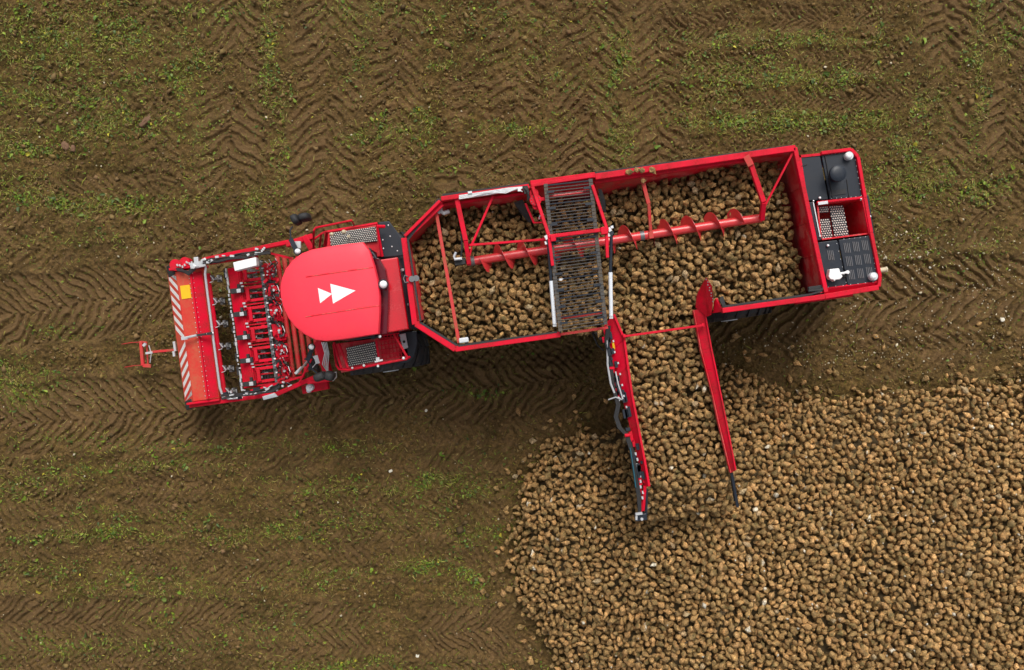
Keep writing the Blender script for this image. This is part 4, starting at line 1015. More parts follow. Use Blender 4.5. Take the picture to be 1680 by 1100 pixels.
# inner hopper sheets (each one its own plate)
wall_panel('bunker_sheet', [C_, D_], [(678, 404), (702, 521)], RIM - .05, 2.6)
wall_panel('bunker_sheet', [A_, C_], [(735, 352), (682, 405)], RIM - .05, 2.6, DIRTY)
wall_panel('bunker_sheet', [A_, (893, 305)], [(734, 352), (895, 336)], RIM - .05, 2.55)
wall_panel('bunker_sheet', [D_, E_], [(694, 528), (753, 568)], RIM - .05, 2.55, RUBBER)
wall_panel('bunker_sheet', [E_, (921, 546.5)], [(753, 566), (921, 546)], RIM - .05, 2.45, RUBBER)
wall_panel('bunker_sheet', [(893, 305), (975, 293)], [(893, 334), (978, 327)], RIM - .05, 2.55)
wall_panel('bunker_sheet', [(975, 295), (1050, 282)], [(980, 331), (1052, 316)], RIM - .05, 2.5, DIRTY)
wall_panel('bunker_sheet', [(1050, 282), (1225, 256)], [(1052, 316), (1218, 278)], RIM - .05, 2.55, WORN)
wall_panel('bunker_sheet', [(1225, 256), (1303, 246)], [(1218, 278), (1278, 270)], RIM - .05, 2.6, WORN)
# rear end wall: four plates with folds
tp = lambda t: (1305 + (1350 - 1305) * t, 246 + (476 - 246) * t); bt_ = lambda t: (1276 + (1318 - 1276) * t, 266 + (478 - 266) * t)
cuts = [0, .27, .52, .76, 1.0]
for k, (t0, t1) in enumerate(zip(cuts, cuts[1:])):
    wall_panel('end_wall_plate', [tp(t0 + .004), tp(t1 - .004)], [bt_(t0 + .004), bt_(t1 - .004)], RIM - .06 , 2.35, WORN, .03)
for t0 in cuts[1:-1]:
    mb = MB(); mb.beam(P(*tp(t0), RIM - .06), P(*bt_(t0), 2.36), .035, .035); B('end_wall_fold', mb, WORN)
wall_panel('bunker_sheet', [(1186, 507), (1352, 483)], [(1184, 510), (1325, 488)], RIM - .05, 2.45, RUBBER)
# outer side walls, vertical
def outer(pl, zt, zb, mat=RED):
    mb = MB()
    for p0, p1 in zip(pl, pl[1:]):
        a, b_ = P(*p0, zt), P(*p1, zt); mb.slab([a, b_, Vector((b_.x, b_.y, zb)), Vector((a.x, a.y, zb))], .03)
    return B('outer_wall', mb, mat)
outer([C_, A_, (870, 307), (975, 291), (1303, 243)], RIM - .06, 2.0); outer([C_, D_, E_, F_], RIM - .06, 2.0); outer([(1184, 510), (1352, 484)], RIM - .06, 2.1)
# rims
rim_beam('bunker_rim', [(663, 391), (681, 533)], w=.11); rim_beam('bunker_rim', [(683, 531), (748, 573), ], w=.13)
rim_beam('bunker_rim', [(747, 573), (919, 549)], w=.11); rim_beam('bunker_rim', [(664, 388), (722, 330)], w=.06, h=.08); rim_beam('bunker_rim', [(671, 390), (727, 336)], w=.06, h=.08, z=3.65)
rim_beam('bunker_rim', [(724, 327), (868, 306.5)], w=.09); rim_beam('bunker_rim', [(870, 302), (976, 288)], w=.11)
rim_beam('bunker_rim', [(976, 291), (1304, 244)], w=.12); rim_beam('bunker_rim', [(1303, 243), (1354, 480)], w=.085); rim_beam('bunker_rim', [(1184, 510), (1352, 487), (1440, 472)], w=.10)
mb = MB(); mb.beam(P(975, 300, 3.62), P(1225, 263, 3.62), .06, .10); mb.beam(P(727, 337, 3.55), P(860, 318, 3.55), .05, .08); B('rim_rib', mb, RED, bevel=.008)
for pl, w, z in (([(726, 321), (866, 302)], .05, 3.77), ([(975, 285), (1140, 262), (1300, 240)], .05, 3.77), ([(669, 392), (690, 527)], .035, 3.84), ([(689, 529), (750, 567)], .04, 3.80), ([(752, 568), (914, 545)], .032, 3.80),
                 ([(1181, 491), (1187, 503), (1330, 483), (1348, 478)], .032, 3.80), ([(722, 327), (684, 372), (669, 392)], .07, 3.70)):
    mb = MB()
    for p0, p1 in zip(pl, pl[1:]): mb.beam(P(*p0, z), P(*p1, z), w, .03)
    B('rubber_lip', mb, RUBBER)
mb = MB(); mb.box(P(1340, 474, 3.72), .34, .12, .08, AX); mb.tube([P(1326, 478, 3.75), P(1348, 476, 3.8), P(1352, 471, 3.75)], .03, 6); B('cable_clip', mb, RUBBER, bevel=.01)
# bunker floor and beet-tight bottom
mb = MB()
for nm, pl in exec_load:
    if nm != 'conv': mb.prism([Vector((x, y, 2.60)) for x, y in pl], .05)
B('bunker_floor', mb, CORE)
# cross bar
mb = MB(); mb.beam(P(716, 350, 3.55), P(753, 563, 3.62), .065, .05); B('cross_bar', mb, DIRTY, bevel=.006)
mb = MB(); mb.tube([P(722, 340, 3.45), P(723, 347, 3.45), P(728, 350, 3.45), P(736, 347, 3.4)], .045, 8); mb.box(P(719, 347, 3.5), .08, .1, .06); B('pipe_elbow', mb, GREY, smooth=True)
mb = MB(); mb.box(P(761, 558.5, 3.78), .19, .10, .06, AX); B('level_sensor', mb, GREY, bevel=.02)
mb = MB(); mb.cyl(P(676, 458, 3.86), .06, .04, 14); mb.cyl(P(683, 457, 3.84), .06, .05, 14); mb.tube([P(662, 458, 3.82), P(664, 452, 3.82), P(669, 454, 3.84)], .012, 6); mb.tube([P(662, 458, 3.82), P(665, 464, 3.82), P(670, 463, 3.84)], .012, 6); B('sensor_mount', mb, DARKSTEEL, smooth=True)
mb = MB(); mb.box(P(648, 470, 1.8), .05, .06, .05); mb.box(P(656, 508, 1.9), .04, .08, .05); mb.box(P(661, 443, 2), .05, .05, .05); mb.box(P(668, 500, 2), .06, .05, .05); B('frame_fittings', mb, SILVER)

# auger: shaft with helical flights
a0, a1 = P(773, 429, 3.30), P(1249, 358, 3.30); ad = (a1 - a0).normalized(); aside = ad.cross(Vector((0, 0, 1))).normalized(); aup = aside.cross(ad).normalized(); AL = (a1 - a0).length
AUG = paint('worn_auger_red', (0.60, 0.035, 0.04), 0.3, dirt=0.35, dirtc=(0.35, 0.13, 0.09), scale=5, bump=0.002, coat=.2)
mb = MB(); mb.tube([a0, a1], .088, 20); sh = B('auger_shaft', mb, AUG, smooth=True)
pitch = .475
def flight(s0, s1, ph0):
    mb = MB(); n_ = int((s1 - s0) / pitch * 32); vs_ = []; fs = []
    for i in range(n_ + 1):
        s = s0 + (s1 - s0) * i / n_; a = ph0 + 2 * math.pi * s / pitch
        rd = aside * math.cos(-a) + aup * math.sin(-a)
        for rr, o_ in ((.072, -.004), (.27, -.003), (.27, .003), (.072, .004)): vs_.append(a0 + ad * (s + o_) + rd * rr)
        if i: b0 = (i - 1) * 4; fs += [(b0, b0 + 1, b0 + 5, b0 + 4), (b0 + 1, b0 + 2, b0 + 6, b0 + 5), (b0 + 2, b0 + 3, b0 + 7, b0 + 6)]
    mb.add(vs_, fs); return mb
B('auger_flight', flight(.18, 2.30, 2.2), AUG, sh, smooth=True); B('auger_flight', flight(2.85, 3.32, -.1), AUG, sh, smooth=True); B('auger_flight', flight(3.70, 5.46, 1.92), AUG, sh, smooth=True)
mb = MB(); mb.tube([a0 - ad * .04, a0 + ad * .07], .098, 16); B('shaft_collar', mb, DARKSTEEL, sh, smooth=True)
mb = MB(); mb.tube([a0 + ad * 3.42, a0 + ad * 3.50], .096, 16); B('shaft_collar', mb, DARKSTEEL, sh, smooth=True)
# auger carriers
mb = MB(); mb.beam(P(748.5, 322, 3.72), P(764, 395, 3.68), .095, .09); mb.beam(P(764, 395, 3.68), P(769.5, 433, 3.5), .085, .09); mb.beam(P(769.5, 433, 3.5), P(770, 430, 3.3), .08, .08); B('auger_carrier', mb, RED, bevel=.008)
mb = MB(); mb.beam(P(809, 322, 3.7), P(774, 402, 3.66), .045, .045); B('carrier_brace', mb, RED, bevel=.006)
mb = MB(); mb.beam(P(770, 402.5, 3.66), P(896, 393, 3.72), .045, .045); mb.beam(P(775, 400, 3.66), P(771, 420, 3.6), .03, .03); B('carrier_brace', mb, RED, bevel=.006)
mb = MB(); mb.box(P(755, 430, 3.45), .22, .13, .16, AX); mb.tube([P(757, 384, 3.6), P(758, 408, 3.6), P(756, 424, 3.55)], .02, 6); B('auger_motor', mb, RUBBER, bevel=.02)
mb = MB(); mb.tube([P(748, 414, 3.6), P(745, 421, 3.6), P(746, 426, 3.6), P(756, 425, 3.62)], .026, 8); mb.box(P(752, 425, 3.58), .14, .05, .05, AX); B('motor_pipe', mb, SILVER, smooth=True)
mb = MB(); mb.beam(P(1226, 254, 3.72), P(1252.5, 332, 3.66), .095, .09); mb.beam(P(1252.5, 332, 3.66), P(1250, 361, 3.4), .09, .09); B('auger_carrier', mb, RED, bevel=.008)
mb = MB(); mb.beam(P(1301, 250, 3.74), P(1255, 338, 3.6), .04, .04); B('carrier_brace', mb, RED, bevel=.006)
mb = MB(); mb.beam(P(1051, 285, 3.6), P(1064, 335, 3.55), .075, .07); mb.beam(P(1064, 335, 3.55), P(1068, 388, 3.35), .06, .07); B('auger_carrier', mb, DIRTY, bevel=.008)
mb = MB(); mb.beam(P(1224, 256, 3.80), P(1232, 272, 3.78), .13, .03); mb.box(P(1068, 386, 3.39), .09, .14, .06, AX); B('carrier_shoe', mb, DIRTY, bevel=.006)
# beets fallen onto the rim are part of the load
# --- bar-chain elevator over the bunker
def z5(a, b_): return (860 + a / 3.793, 270 + b_ / 3.793)
TL, TR, BL, BR = z5(133, 122), z5(412, 92), z5(226, 1042), z5(506, 1000)
def lerp(a, b_, t): return (a[0] + (b_[0] - a[0]) * t, a[1] + (b_[1] - a[1]) * t)
ZB = 3.92
for (p0, p1) in ((TL, BL), (TR, BR)):
    mb = MB(); k = 40
    for i in range(k):
        q0, q1 = lerp(p0, p1, i / k), lerp(p0, p1, (i + .88) / k); mb.beam(P(*q0, ZB), P(*q1, ZB), .075, .045)
    B('elevator_belt', mb, BELT)
nbar = 47
e0 = MB(); wbar = (P(*TR, ZB) - P(*TL, ZB)).length
proto = None
for i in range(nbar):
    t = (i + .5) / nbar; q0, q1 = lerp(TL, BL, t), lerp(TR, BR, t); zz = ZB - .005 - (.01 if i % 6 else -.01)
    mb = MB(); jit = random.uniform(-.15, .15)
    mb.tube([P(*q0, zz), P(*lerp(q0, q1, .5), zz), P(*q1, zz)], (.011 if i % 6 else .016), 6); B('elevator_bar', mb, BELT if i % 6 else BLACK)
for i in range(9):
    t = (i + .5) / 9; q0, q1 = lerp(TL, BL, t), lerp(TR, BR, t)
    for w_ in (.09, .91): mb = MB(); mb.box(P(*lerp(q0, q1, w_), ZB + .02), .14, .045, .03, AX * .8); B('bar_bracket', mb, BLACK)
mb = MB(); mb.tube([P(*z5(130, 204), 3.8), P(*z5(425, 166), 3.8)], .045, 12); B('elevator_roller', mb, AUG, smooth=True)
mb = MB(); mb.tube([P(*z5(225, 955), 3.7), P(*z5(500, 925), 3.7)], .03, 10); mb.beam(P(*z5(215, 1060), 3.6), P(*z5(520, 1015), 3.6), .05, .1); B('elevator_roller', mb, DIRTY, smooth=True)
mb = MB(); mb.beam(P(*z5(150, 450), 4.02), P(*z5(525, 403), 4.02), .07, .07); mb.box(P(*z5(180, 460), 4.04), .10, .12, .08, AX); mb.box(P(*z5(497, 413), 4.04), .13, .14, .09, AX); cb = B('elevator_frame', mb, RED, bevel=.01)
mb = MB(); mb.beam(P(*z5(52, 140), 3.9), P(*z5(152, 440), 4.0), .065, .07); mb.beam(P(*z5(152, 440), 4.0), P(*z5(177, 632), 4.0), .06, .07); B('elevator_frame', mb, RED, bevel=.01)
mb = MB(); mb.beam(P(*z5(424, 130), 3.95), P(*z5(512, 395), 4.0), .06, .07); mb.beam(P(*z5(510, 395), 4.0), P(*z5(518, 582), 4.0), .06, .07); B('elevator_frame', mb, RED, bevel=.01)
mb = MB(); mb.beam(P(*z5(42, 132), 3.9), P(*z5(432, 72), 3.9), .065, .07); B('elevator_frame', mb, RED, bevel=.01)
mb = MB(); mb.cyl(P(878.5, 329, 3.85), .115, .10, 18); mb.cyl(P(876, 318, 3.8), .09, .1, 14); mb.beam(P(878, 329, 3.8), P(897, 326, 3.8), .07, .07); mb.cyl(P(880, 338, 3.82), .08, .08, 12); dr = B('elevator_drive', mb, RED, smooth=True, bevel=.006)
mb = MB()
for k in range(9): a = k * .7; mb.dome(P(878.5 + 7 * math.cos(a), 329 + 7 * math.sin(a), 3.905), .011, .01, 6, 2)
B('drive_bolts', mb, DARKSTEEL, dr)
mb = MB(); mb.beam(P(862, 334, 3.7), P(876, 366, 3.6), .04, .05); mb.beam(P(876, 366, 3.6), P(892, 365, 3.6), .03, .04); mb.box(P(886, 358, 3.65), .08, .05, .05, .4); B('deflector_frame', mb, RED)
mb = MB(); mb.slab([P(843, 333, 3.5), P(857, 328, 3.55), P(873, 362, 3.3), P(868, 366, 3.25), P(852, 348, 3.3)], .02); B('rubber_flap', mb, RUBBER)
mb = MB(); mb.slab([P(981, 310, 3.6), P(987, 312, 3.6), P(993, 330, 3.5), P(994, 350, 3.4), P(988, 345, 3.4)], .02); B('rubber_flap', mb, RUBBER)
mb = MB(); mb.tube([P(884, 360, 3.7), P(886, 354, 3.72), P(892, 352, 3.7)], .012, 6); B('grease_line', mb, SILVER)
for pr in (((899.5, 396), (904, 461), (910, 532)), ((1003, 383), (1001.5, 447), (1002.5, 519))):
    mb = MB(); mb.tube([P(*pr[0], 3.98), P(*pr[1], 3.9)], .032, 12); mb.cyl(P(*pr[0], 3.98), .045, .06, 10); cy = B('lift_cylinder', mb, BLACK, smooth=True)
    mb = MB(); mb.tube([P(*pr[1], 3.9), P(*pr[2], 3.8)], .040, 12); B('cylinder_sleeve', mb, CHROME, cy, smooth=True)
    mb = MB(); mb.box(P(*pr[2], 3.78), .07, .10, .06); mb.box(P(pr[0][0] - 3, pr[0][1] - 6, 4.0), .06, .08, .05, .5); mb.box(P(pr[0][0] + 1, pr[0][1] - 10, 4.0), .05, .05, .05, .2); mb.box(P(pr[0][0] - 4, pr[0][1] + 3, 3.98), .04, .06, .05, .2); B('cylinder_clevis', mb, SILVER, cy)
mb = MB()
for q in range(3): mb.tube([P(753, 326.5 - q * 2.4, 3.82), P(800, 319.5 - q * 2.4, 3.83), P(835, 313.5 - q * 2.2, 3.84), P(858, 309 - q * .8, 3.84)], .016, 6)
mb.tube([P(775, 323, 3.86), P(800, 316, 3.88), P(830, 317, 3.88), P(850, 309, 3.88), P(857, 315, 3.88)], .011, 6); mb.box(P(771, 316, 3.86), .08, .04, .03, AX); mb.box(P(852, 311, 3.88), .06, .08, .04)
B('hydraulic_pipe', mb, SILVER, smooth=True)
mb = MB()
for q in range(4): mb.tube([P(858 + q * 2, 306, 3.9), P(864 + q, 312 + q * 2, 3.95), P(866, 322 + q * 2, 3.9), P(872, 326, 3.85)], .018, 6)
mb.box(P(863, 312, 3.88), .10, .14, .08, .3); B('hydraulic_hoses', mb, RUBBER, smooth=True)
mb = MB(); mb.box(P(920, 459, 3.99), .05, .04, .03); mb.tube([P(917, 460, 3.98), P(924, 458, 3.99)], .008, 5); B('chain_link', mb, SILVER)

# --- unloading conveyor
def strip(name, inner, outer_, zt, zb, mat=RED, bevel=.008):
    """side wall: crest along inner points, outer foot lower"""
    n_ = len(inner)
    for i in range(n_ - 1):
        mb = MB(); mb.slab([P(*inner[i], zt), P(*inner[i + 1], zt), P(*outer_[i + 1], zb), P(*outer_[i], zb)], .035); B(name, mb, mat, bevel=bevel)
inn = [(1007, 516), (1024, 556), (1030, 600), (1037, 648), (1047, 700), (1057, 752), (1065, 798)]
ou = [(991, 534), (1000, 580), (1011, 622), (1022, 660), (1034, 705), (1047, 760), (1056, 800)]
strip('conveyor_side', inn, ou, 3.18, 2.98)
mb = MB()
for p0, p1 in zip(inn, inn[1:]): mb.beam(P(*p0, 3.20), P(*p1, 3.20), .045, .05)
B('side_rail', mb, RED, bevel=.006)
mb = MB(); mb.slab([P(x - 1, y, 3.16) for x, y in ((1010, 520), (1024, 560), (1028, 610))] + [P(1028, 610, 2.5), P(1010, 520, 2.5)], .03)
for p0, p1 in zip(inn, inn[1:]): a, b_ = P(*p0, 3.17), P(*p1, 3.17); mb.slab([a, b_, b_ - Vector((0, 0, .75)), a - Vector((0, 0, .75))], .02)
B('inner_wall', mb, WORN)
mb = MB(); mb.beam(P(1058, 798, 3.1), P(1055, 838, 2.95), .06, .06); mb.beam(P(1050, 770, 3.05), P(1052, 840, 2.95), .04, .05); B('conveyor_tip', mb, RED, bevel=.006)
mb = MB(); mb.box(P(1051, 848, 2.95), .24, .14, .16, AX); mb.beam(P(1061, 802, 3.0), P(1060, 846, 2.95), .05, .06); B('conveyor_motor', mb, BLACK, bevel=.015)
mb = MB(); mb.box(P(1048, 843, 3.05), .14, .05, .05, AX); mb.box(P(1044, 850, 3.05), .04, .08, .04); mb.cyl(P(1053, 852, 3.04), .03, .03, 10)
for q in range(9): mb.box(P(1042 + q * 1.7 + random.uniform(-2, 2), 745 + q * 9, 3.08), .035, .06, .03, .2)
for q in range(7): mb.box(P(1006 + q * 3.5 + random.uniform(-3, 2), 560 + q * 18, 3.12), .03, .04, .03, .2)
mb.cyl(P(1014, 655, 3.06), .05, .04, 12); mb.tube([P(998, 656, 3.05), P(1010, 652, 3.1), P(1021, 656, 3.1)], .016, 6); mb.tube([P(996, 556, 3.1), P(997, 600, 3.08), P(1002, 630, 3.06), P(1008, 645, 3.06)], .022, 8); mb.tube([P(1010, 610, 3.12), P(1014, 630, 3.12), P(1022, 655, 3.12)], .016, 6)
B('conveyor_fittings', mb, SILVER)
mb = MB()
for q in range(4):
    o_ = q * 1.6
    mb.tube([P(996 + o_, 535, 3.15), P(993 + o_, 560, 3.1), P(1000 + o_, 600, 3.05), P(1006 + o_ * .6, 640, 3.05), P(1012 + o_, 665, 3.08), P(1008 + o_, 684, 3.05), P(1014 + o_, 702, 3.08), P(1026 + o_, 714, 3.1), P(1034 + o_, 740, 3.1), P(1040 + o_, 780, 3.08), P(1046 + o_, 815, 3.05), P(1048 + o_ * .6, 840, 3.0)], .019, 7)
mb.tube([P(975, 543, 2.8), P(985, 556, 2.9), P(996, 566, 3.05)], .03, 8); mb.tube([P(972, 546, 2.7), P(980, 566, 2.7), P(990, 575, 2.9)], .02, 8)
B('hydraulic_hoses', mb, RUBBER, smooth=True)
mb = MB(); mb.tube([P(1034, 735, 3.13), P(1040, 775, 3.12), P(1043, 800, 3.1)], .013, 6); B('blue_hose', mb, paint('blue_hose', (.01, .09, .13), .5, bump=0), smooth=True)
for nm, mt, cnt in (('arm_brackets', RED, 26), ('arm_shade_blocks', BLACK, 30)):  # black boxes laid on the arm imitate shaded gaps in its frame
    mb = MB()
    for q in range(cnt):
        t = random.random(); k = min(5, int(t * 6)); a_, b_ = ou[k], ou[k + 1]; f_ = t * 6 - k
        mb.box(P(a_[0] + (b_[0] - a_[0]) * f_ + random.uniform(-5, 3 if nm == 'arm_brackets' else 7), a_[1] + (b_[1] - a_[1]) * f_, 3.04 if nm == 'arm_brackets' else 3.09), random.uniform(.03, .09), random.uniform(.05, .22), .05, .2)
    o = B(nm, mb, mt); o['kind'] = 'stuff'
mb = MB(); mb.slab([P(1004, 562, 3.09), P(1007, 561, 3.11), P(1009, 573, 3.11), P(1006, 575, 3.09)], .01); B('warning_label', mb, YELLOW)
mb = MB(); mb.tube([P(1025, 715, 3.12), P(1034, 714, 3.12)], .035, 10); mb.box(P(998, 578, 3.05), .08, .06, .06); mb.box(P(1004, 604, 3.05), .1, .05, .06); B('hose_bracket', mb, RED)
inn2 = [(1155, 506), (1167, 572), (1174, 605), (1182, 645), (1190, 684), (1207, 772)]
ou2 = [(1139, 509), (1151, 575), (1160, 608), (1170, 647), (1179, 690), (1200, 776)]
strip('conveyor_side', ou2, inn2, 3.10, 3.20)
mb = MB()
for p0, p1 in zip(inn2, inn2[1:]): mb.beam(P(*p0, 3.22), P(*p1, 3.22), .03, .04)
B('side_rail', mb, RED, bevel=.006)
mb = MB()
for p0, p1 in zip(ou2, ou2[1:]): a, b_ = P(*p0, 3.12), P(*p1, 3.12); mb.slab([a, b_, b_ - Vector((0, 0, .12)), a - Vector((0, 0, .12))], .02)
for p0, p1 in zip(inn2, inn2[1:]): a, b_ = P(*p0, 3.19), P(*p1, 3.19); mb.slab([a, b_, b_ - Vector((0, 0, .8)), a - Vector((0, 0, .8))], .02)
B('inner_wall', mb, WORN)
mb = MB(); mb.beam(P(1200, 776, 3.05), P(1210, 832, 2.95), .05, .06); mb.beam(P(1200, 780, 2.95), P(1206, 822, 2.92), .05, .04); B('conveyor_tip', mb, BLACK)
mb = MB(); mb.beam(P(1022, 552.5, 3.30), P(1154, 534, 3.30), .045, .05); mb.box(P(1153, 534, 3.27), .06, .08, .06); mb.box(P(1024, 552, 3.27), .06, .08, .06); B('conveyor_cross_bar', mb, RED, bevel=.006)
# conveyor bottom (carries the load)
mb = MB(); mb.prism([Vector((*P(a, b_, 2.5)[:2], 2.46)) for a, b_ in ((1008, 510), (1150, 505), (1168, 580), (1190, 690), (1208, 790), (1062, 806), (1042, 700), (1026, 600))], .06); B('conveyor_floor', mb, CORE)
# red guide wedge at the mouth
mb = MB(); mb.add([P(1158.6, 455, 3.65), P(1168, 470, 3.7), P(1170, 495, 3.7), P(1167, 517, 3.6), P(1160, 520, 3.3), P(1141, 505, 3.1), P(1143, 484, 3.1), P(1150, 470, 3.3), P(1158, 490, 3.45)],
       [(0, 1, 8), (1, 2, 8), (2, 3, 8), (3, 4, 8), (4, 5, 8), (5, 6, 8), (6, 7, 8), (7, 0, 8)])
mb.add([P(1158.6, 455, 3.65), P(1168, 470, 3.7), P(1170, 495, 3.7), P(1167, 517, 3.6), Vector(P(1167, 517, 3.6)) - Vector((0, 0, 1.1)), Vector(P(1170, 495, 3.7)) - Vector((0, 0, 1.2)), Vector(P(1168, 470, 3.7)) - Vector((0, 0, 1.2))], [(1, 6, 5, 2), (2, 5, 4, 3)])
B('guide_wedge', mb, RED)
mb = MB(); mb.slab([P(1174, 490, 3.65), P(1184, 511, 3.72), P(1170, 514, 3.5), P(1171, 495, 3.5)], .05); B('guide_wedge', mb, RED)
mb = MB(); mb.beam(P(1183, 487, 3.7), P(1187, 502, 3.7), .07, .06); B('rubber_stop', mb, RUBBER)
mb = MB()
for k in range(9): p = lerp((1159, 459), (1170, 495), k / 8); mb.dome(P(p[0] + (1 if k % 2 else -.5), p[1], 3.72), .016, .012, 6, 2)
B('wedge_bolts', mb, DARKSTEEL)

# --- engine deck
def z7(a, b_): return (1220 + a / 3.927, 230 + b_ / 3.927)
DZ = 3.30
mb = MB(); ol = [z7(352, 98), z7(495, 84), z7(690, 58), z7(738, 108), z7(785, 380), z7(822, 600), z7(885, 880), z7(876, 952), z7(700, 985), z7(498, 1008)]
# side skirts of the engine house
for p0, p1 in zip(ol, ol[1:] + ol[:1]):
    a, b_ = P(*p0, DZ + .02), P(*p1, DZ + .02); mb.slab([a, b_, b_ - Vector((0, 0, 1.5)), a - Vector((0, 0, 1.5))], .05)
B('engine_housing', mb, RED)
rim_beam('deck_edge', [z7(497, 86), z7(690, 62), z7(734, 110), z7(780, 375), z7(820, 600), z7(876, 880), z7(868, 945)], z=DZ + .03, w=.07, h=.08)
mb = MB(); mb.slab([P(*z7(525, 958), DZ + .02), P(*z7(868, 915), DZ + .02), P(*z7(868, 955), DZ - .1), P(*z7(520, 1005), DZ - .1)], .05); B('deck_flange', mb, RED, bevel=.008)
mb = MB(); mb.beam(P(*z7(430, 1022), 3.2), P(*z7(690, 985), 3.2), .05, .05); mb.beam(P(*z7(430, 1018), 3.3), P(*z7(850, 955), 3.3), .02, .03); B('flange_trim', mb, SILVER)
mb = MB(); mb.beam(P(*z7(330, 1050), 3.0), P(*z7(700, 998), 3.0), .06, .08); B('lower_rail', mb, RED, bevel=.008)
def deck(name, q, mat=BLACK, z=DZ, t=.05, bevel=.012):
    mb = MB(); mb.slab([P(*z7(a, b_), z) for a, b_ in q], t); return B(name, mb, mat, bevel=bevel)
d1 = deck('hood_panel', [(352, 101), (492, 90), (546, 384), (400, 392)]); d2 = deck('hood_panel', [(500, 88), (690, 66), (728, 112), (770, 366), (556, 384)])
d3 = deck('hood_panel', [(462, 662), (604, 645), (664, 938), (510, 957)]); d4 = deck('hood_panel', [(612, 644), (822, 614), (858, 880), (852, 912), (672, 938)], z=DZ + .01)
mb = MB(); mb.beam(P(*z7(372, 170), DZ + .015), P(*z7(410, 155), DZ + .015), .015, .02); mb.beam(P(*z7(525, 100), DZ + .015), P(*z7(575, 380), DZ + .015), .012, .02); mb.beam(P(*z7(665, 255), DZ + .01), P(*z7(680, 370), DZ + .01), .012, .015); mb.beam(P(*z7(555, 345), DZ + .01), P(*z7(660, 330), DZ + .01), .10, .015); B('panel_seam', mb, RUBBER, d2)
mb = MB()
for q in range(10): mb.dome(P(*z7(520 + q * 24, 96 - q * 3), DZ), .010, .01, 6, 2)
for q in range(7): mb.dome(P(*z7(720 + q * 6.5, 130 + q * 38), DZ), .012, .01, 6, 2)
for q in range(7): mb.dome(P(*z7(568 + q * 31, 378 - q * 2.3), DZ), .010, .01, 6, 2)
for q in range(8): mb.dome(P(*z7(420 + q * 9, 95), DZ), .008, .01, 6, 2)
B('panel_bolts', mb, SILVER, d2)
mb = MB()
for q in range(8): mb.dome(P(*z7(822 + q * 4.2, 625 + q * 34), DZ + .01), .011, .01, 6, 2)
for q in range(7): mb.dome(P(*z7(545 + q * 48, 948 - q * 5.5), DZ + .01), .011, .01, 6, 2)
for q in range(6): mb.dome(P(*z7(600 + q * 12, 668 + q * 50), DZ + .01), .010, .01, 6, 2)
for q in range(6): mb.dome(P(*z7(645 + q * 35, 640 - q * 4), DZ + .01), .010, .01, 6, 2)
B('panel_bolts', mb, SILVER, d4)
# vents
def vent(a, b_, par, z):
    mb = MB()
    for q in range(4):
        x0, y0 = a + q * 11, b_ + 0; mb.beam(P(*z7(x0, y0), z + .006), P(*z7(x0 + 10, y0 + 62), z + .006), .012, .014)
    v = B('vent', mb, DARKSTEEL, par)
for j in range(3):
    for i in range(3): vent(645 + i * 58 + j * 14, 664 - i * 8 + j * 86, d4, DZ + .01)
vent(536 + 4, 712, d3, DZ)
# exhaust
mb = MB(); mb.cyl(P(1373, 287, DZ + .12), .12, .24, 24); ex = B('air_intake', mb, BLACK, smooth=True)
mb = MB(); mb.cyl(P(*z7(610, 215), DZ + .29), .165, .12, 28); mb.dome(P(*z7(610, 215), DZ + .35), .16, .03, 28, 3); B('intake_cap', mb, BLACK, ex, smooth=True)
beacon('beacon', 1392, 256.5, DZ + .12, .065, GREY); beacon('beacon', 1432, 454, DZ + .12, .065, GREY)
beacon('work_lamp', 1358.3, 403.2, DZ + .05, .026); beacon('work_lamp', 1345, 325, DZ + .05, .026)
mb = MB(); mb.prism([P(*z7(a, b_), DZ + .22) for a, b_ in ((556, 832), (616, 826), (628, 862), (640, 880), (622, 898), (594, 900), (588, 912), (578, 900), (560, 898), (548, 880))], .16); wb = B('antenna_box', mb, WHITE, bevel=.015)
mb = MB(); mb.tube([P(*z7(620, 862), DZ + .15), P(*z7(668, 852), DZ + .15)], .022, 8); mb.cyl(P(*z7(668, 852), DZ + .14), .035, .06, 10); B('antenna_arm', mb, WHITE, wb, smooth=True)
mb = MB(); mb.tube([P(*z7(640, 882), DZ + .06), P(*z7(664, 876), DZ + .06), P(*z7(668, 858), DZ + .06)], .02, 8); B('antenna_cable', mb, RUBBER, wb)
mb = MB(); mb.tube([P(*z7(862, 842), DZ - .1), P(*z7(916, 834), DZ - .1)], .048, 12); mb.cyl(P(*z7(918, 834), DZ - .1), .056, .03, 12, axis=(1, .14, 0)); B('filler_pipe', mb, BEIGE, smooth=True)
mb = MB(); mb.dome(P(1427.5, 355.5, 3.2), .025, .02, 8, 2); mb.box(P(1415, 327, 3.3), .08, .06, .04); B('marker_lamp', mb, WHITE)
# well with steps
Wl = [z7(470, 404), z7(764, 372), z7(812, 606), z7(496, 646)]
mb = MB()
for k in range(4):
    a, b_ = P(*Wl[k], DZ - .01), P(*Wl[(k + 1) % 4], DZ - .01); mb.slab([a, b_, b_ - Vector((0, 0, 1.1)), a - Vector((0, 0, 1.1))], .03)
B('stair_well', mb, WORN)
mb = MB(); mb.prism([P(*p, DZ - 1.0) for p in Wl], .05); B('well_floor', mb, WORN)
rim_beam('well_edge', [Wl[0], Wl[1], Wl[2]], z=DZ + .02, w=.05, h=.05)
grating('well_step', [z7(552, 425), z7(640, 420), z7(680, 624), z7(588, 636)], DZ - .25, 6, 14); grating('well_step', [z7(482, 512), z7(552, 506), z7(574, 634), z7(494, 642)], DZ - .20, 5, 9)
grating('well_step', [z7(480, 432), z7(545, 425), z7(548, 466), z7(484, 470)], DZ - .2, 6, 3)
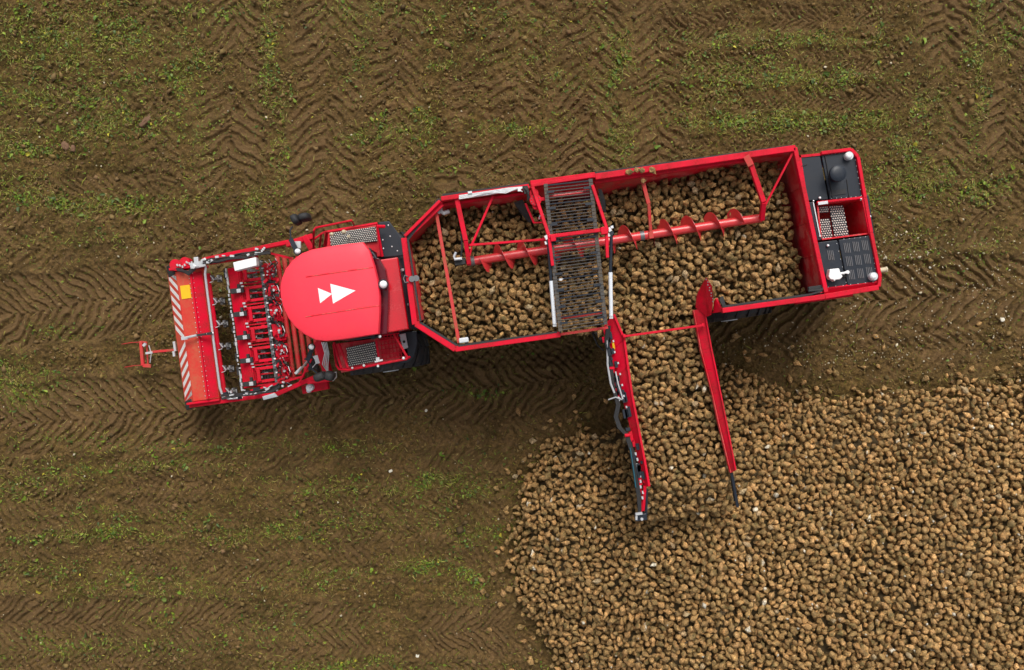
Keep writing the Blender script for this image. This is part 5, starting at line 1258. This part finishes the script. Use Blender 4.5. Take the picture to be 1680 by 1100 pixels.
mb = MB(); mb.beam(P(*z7(430, 402), DZ + .02), P(*z7(486, 646), DZ + .02), .09, .08); wl = B('well_frame', mb, BLACK, bevel=.01)
mb = MB(); mb.beam(P(*z7(448, 402), DZ + .07), P(*z7(492, 622), DZ + .07), .02, .02); B('frame_strip', mb, SILVER, wl)
mb = MB(); mb.beam(P(*z7(478, 410), DZ + .03), P(*z7(540, 402), DZ + .03), .06, .05); mb.dome(P(*z7(450, 393), DZ + .03), .022, .02, 8, 2); mb.dome(P(*z7(756, 380), DZ + .04), .02, .02, 8, 2); mb.dome(P(*z7(492, 622), DZ + .08), .02, .02, 8, 2); B('well_catches', mb, SILVER)

# ------------------------------------------------------------------ loose things on the field
def clod(px, py, sx, sy, sz, ang, mat, name, label, cat):
    p = P(px, py, 0); zz, _ = ground_z(np.array([p.x]), np.array([p.y])); rg = random.Random(px)
    mb = blob((p.x, p.y, float(zz[0]) + sz * .3), sx, sy, sz, ang); mb.v = [v + Vector((rg.uniform(-1, 1) * sx * .04, rg.uniform(-1, 1) * sy * .06, rg.uniform(-1, 1) * sz * .08)) for v in mb.v]
    o = build(name, mb, mat, None, smooth=True); tag(o, label, cat)
CL = paint('dry_clod', (.165, .088, .048), .85, dirt=.4, dirtc=(.12, .07, .035), scale=10, bump=.01)
clod(239, 200, .36, .12, .09, .75, CL, 'earth_clod', 'long brick brown slab of earth lying among green weeds, upper left field', 'clod')
clod(108, 240, .22, .16, .09, -.9, CL, 'earth_clod', 'rounded brown clod of earth, the bigger of two side by side', 'clod')
clod(121, 244, .10, .17, .08, .1, CL, 'earth_clod', 'narrow brown clod of earth, the smaller of two side by side', 'clod')
PB = paint('cut_beet', (.74, .70, .58), .5, dirt=.3, bump=.004, scale=12)
clod(1640, 525, .10, .09, .07, .4, PB, 'beet_piece', 'white piece of cut beet on the tracks behind the engine', 'beet piece')
clod(1526, 439, .06, .05, .04, .4, PB, 'beet_piece', 'small white beet piece on the tracked soil right of the beige pipe', 'beet piece')
clod(641, 773, .09, .06, .05, .4, PB, 'beet_piece', 'pale broken beet piece on the soil below the front bunker', 'beet piece')
clod(685, 1076, .09, .08, .05, 1.4, PB, 'beet_piece', 'pale broken beet piece near the bottom edge, left of the heap', 'beet piece')
clod(699, 674, .07, .06, .05, 1.0, PB, 'beet_piece', 'pale beet piece on the tyre track under the machine side', 'beet piece')
print('beets', len(beets), 'kept', len(rest), 'single', len(single), 'verts ground', nx * ny)
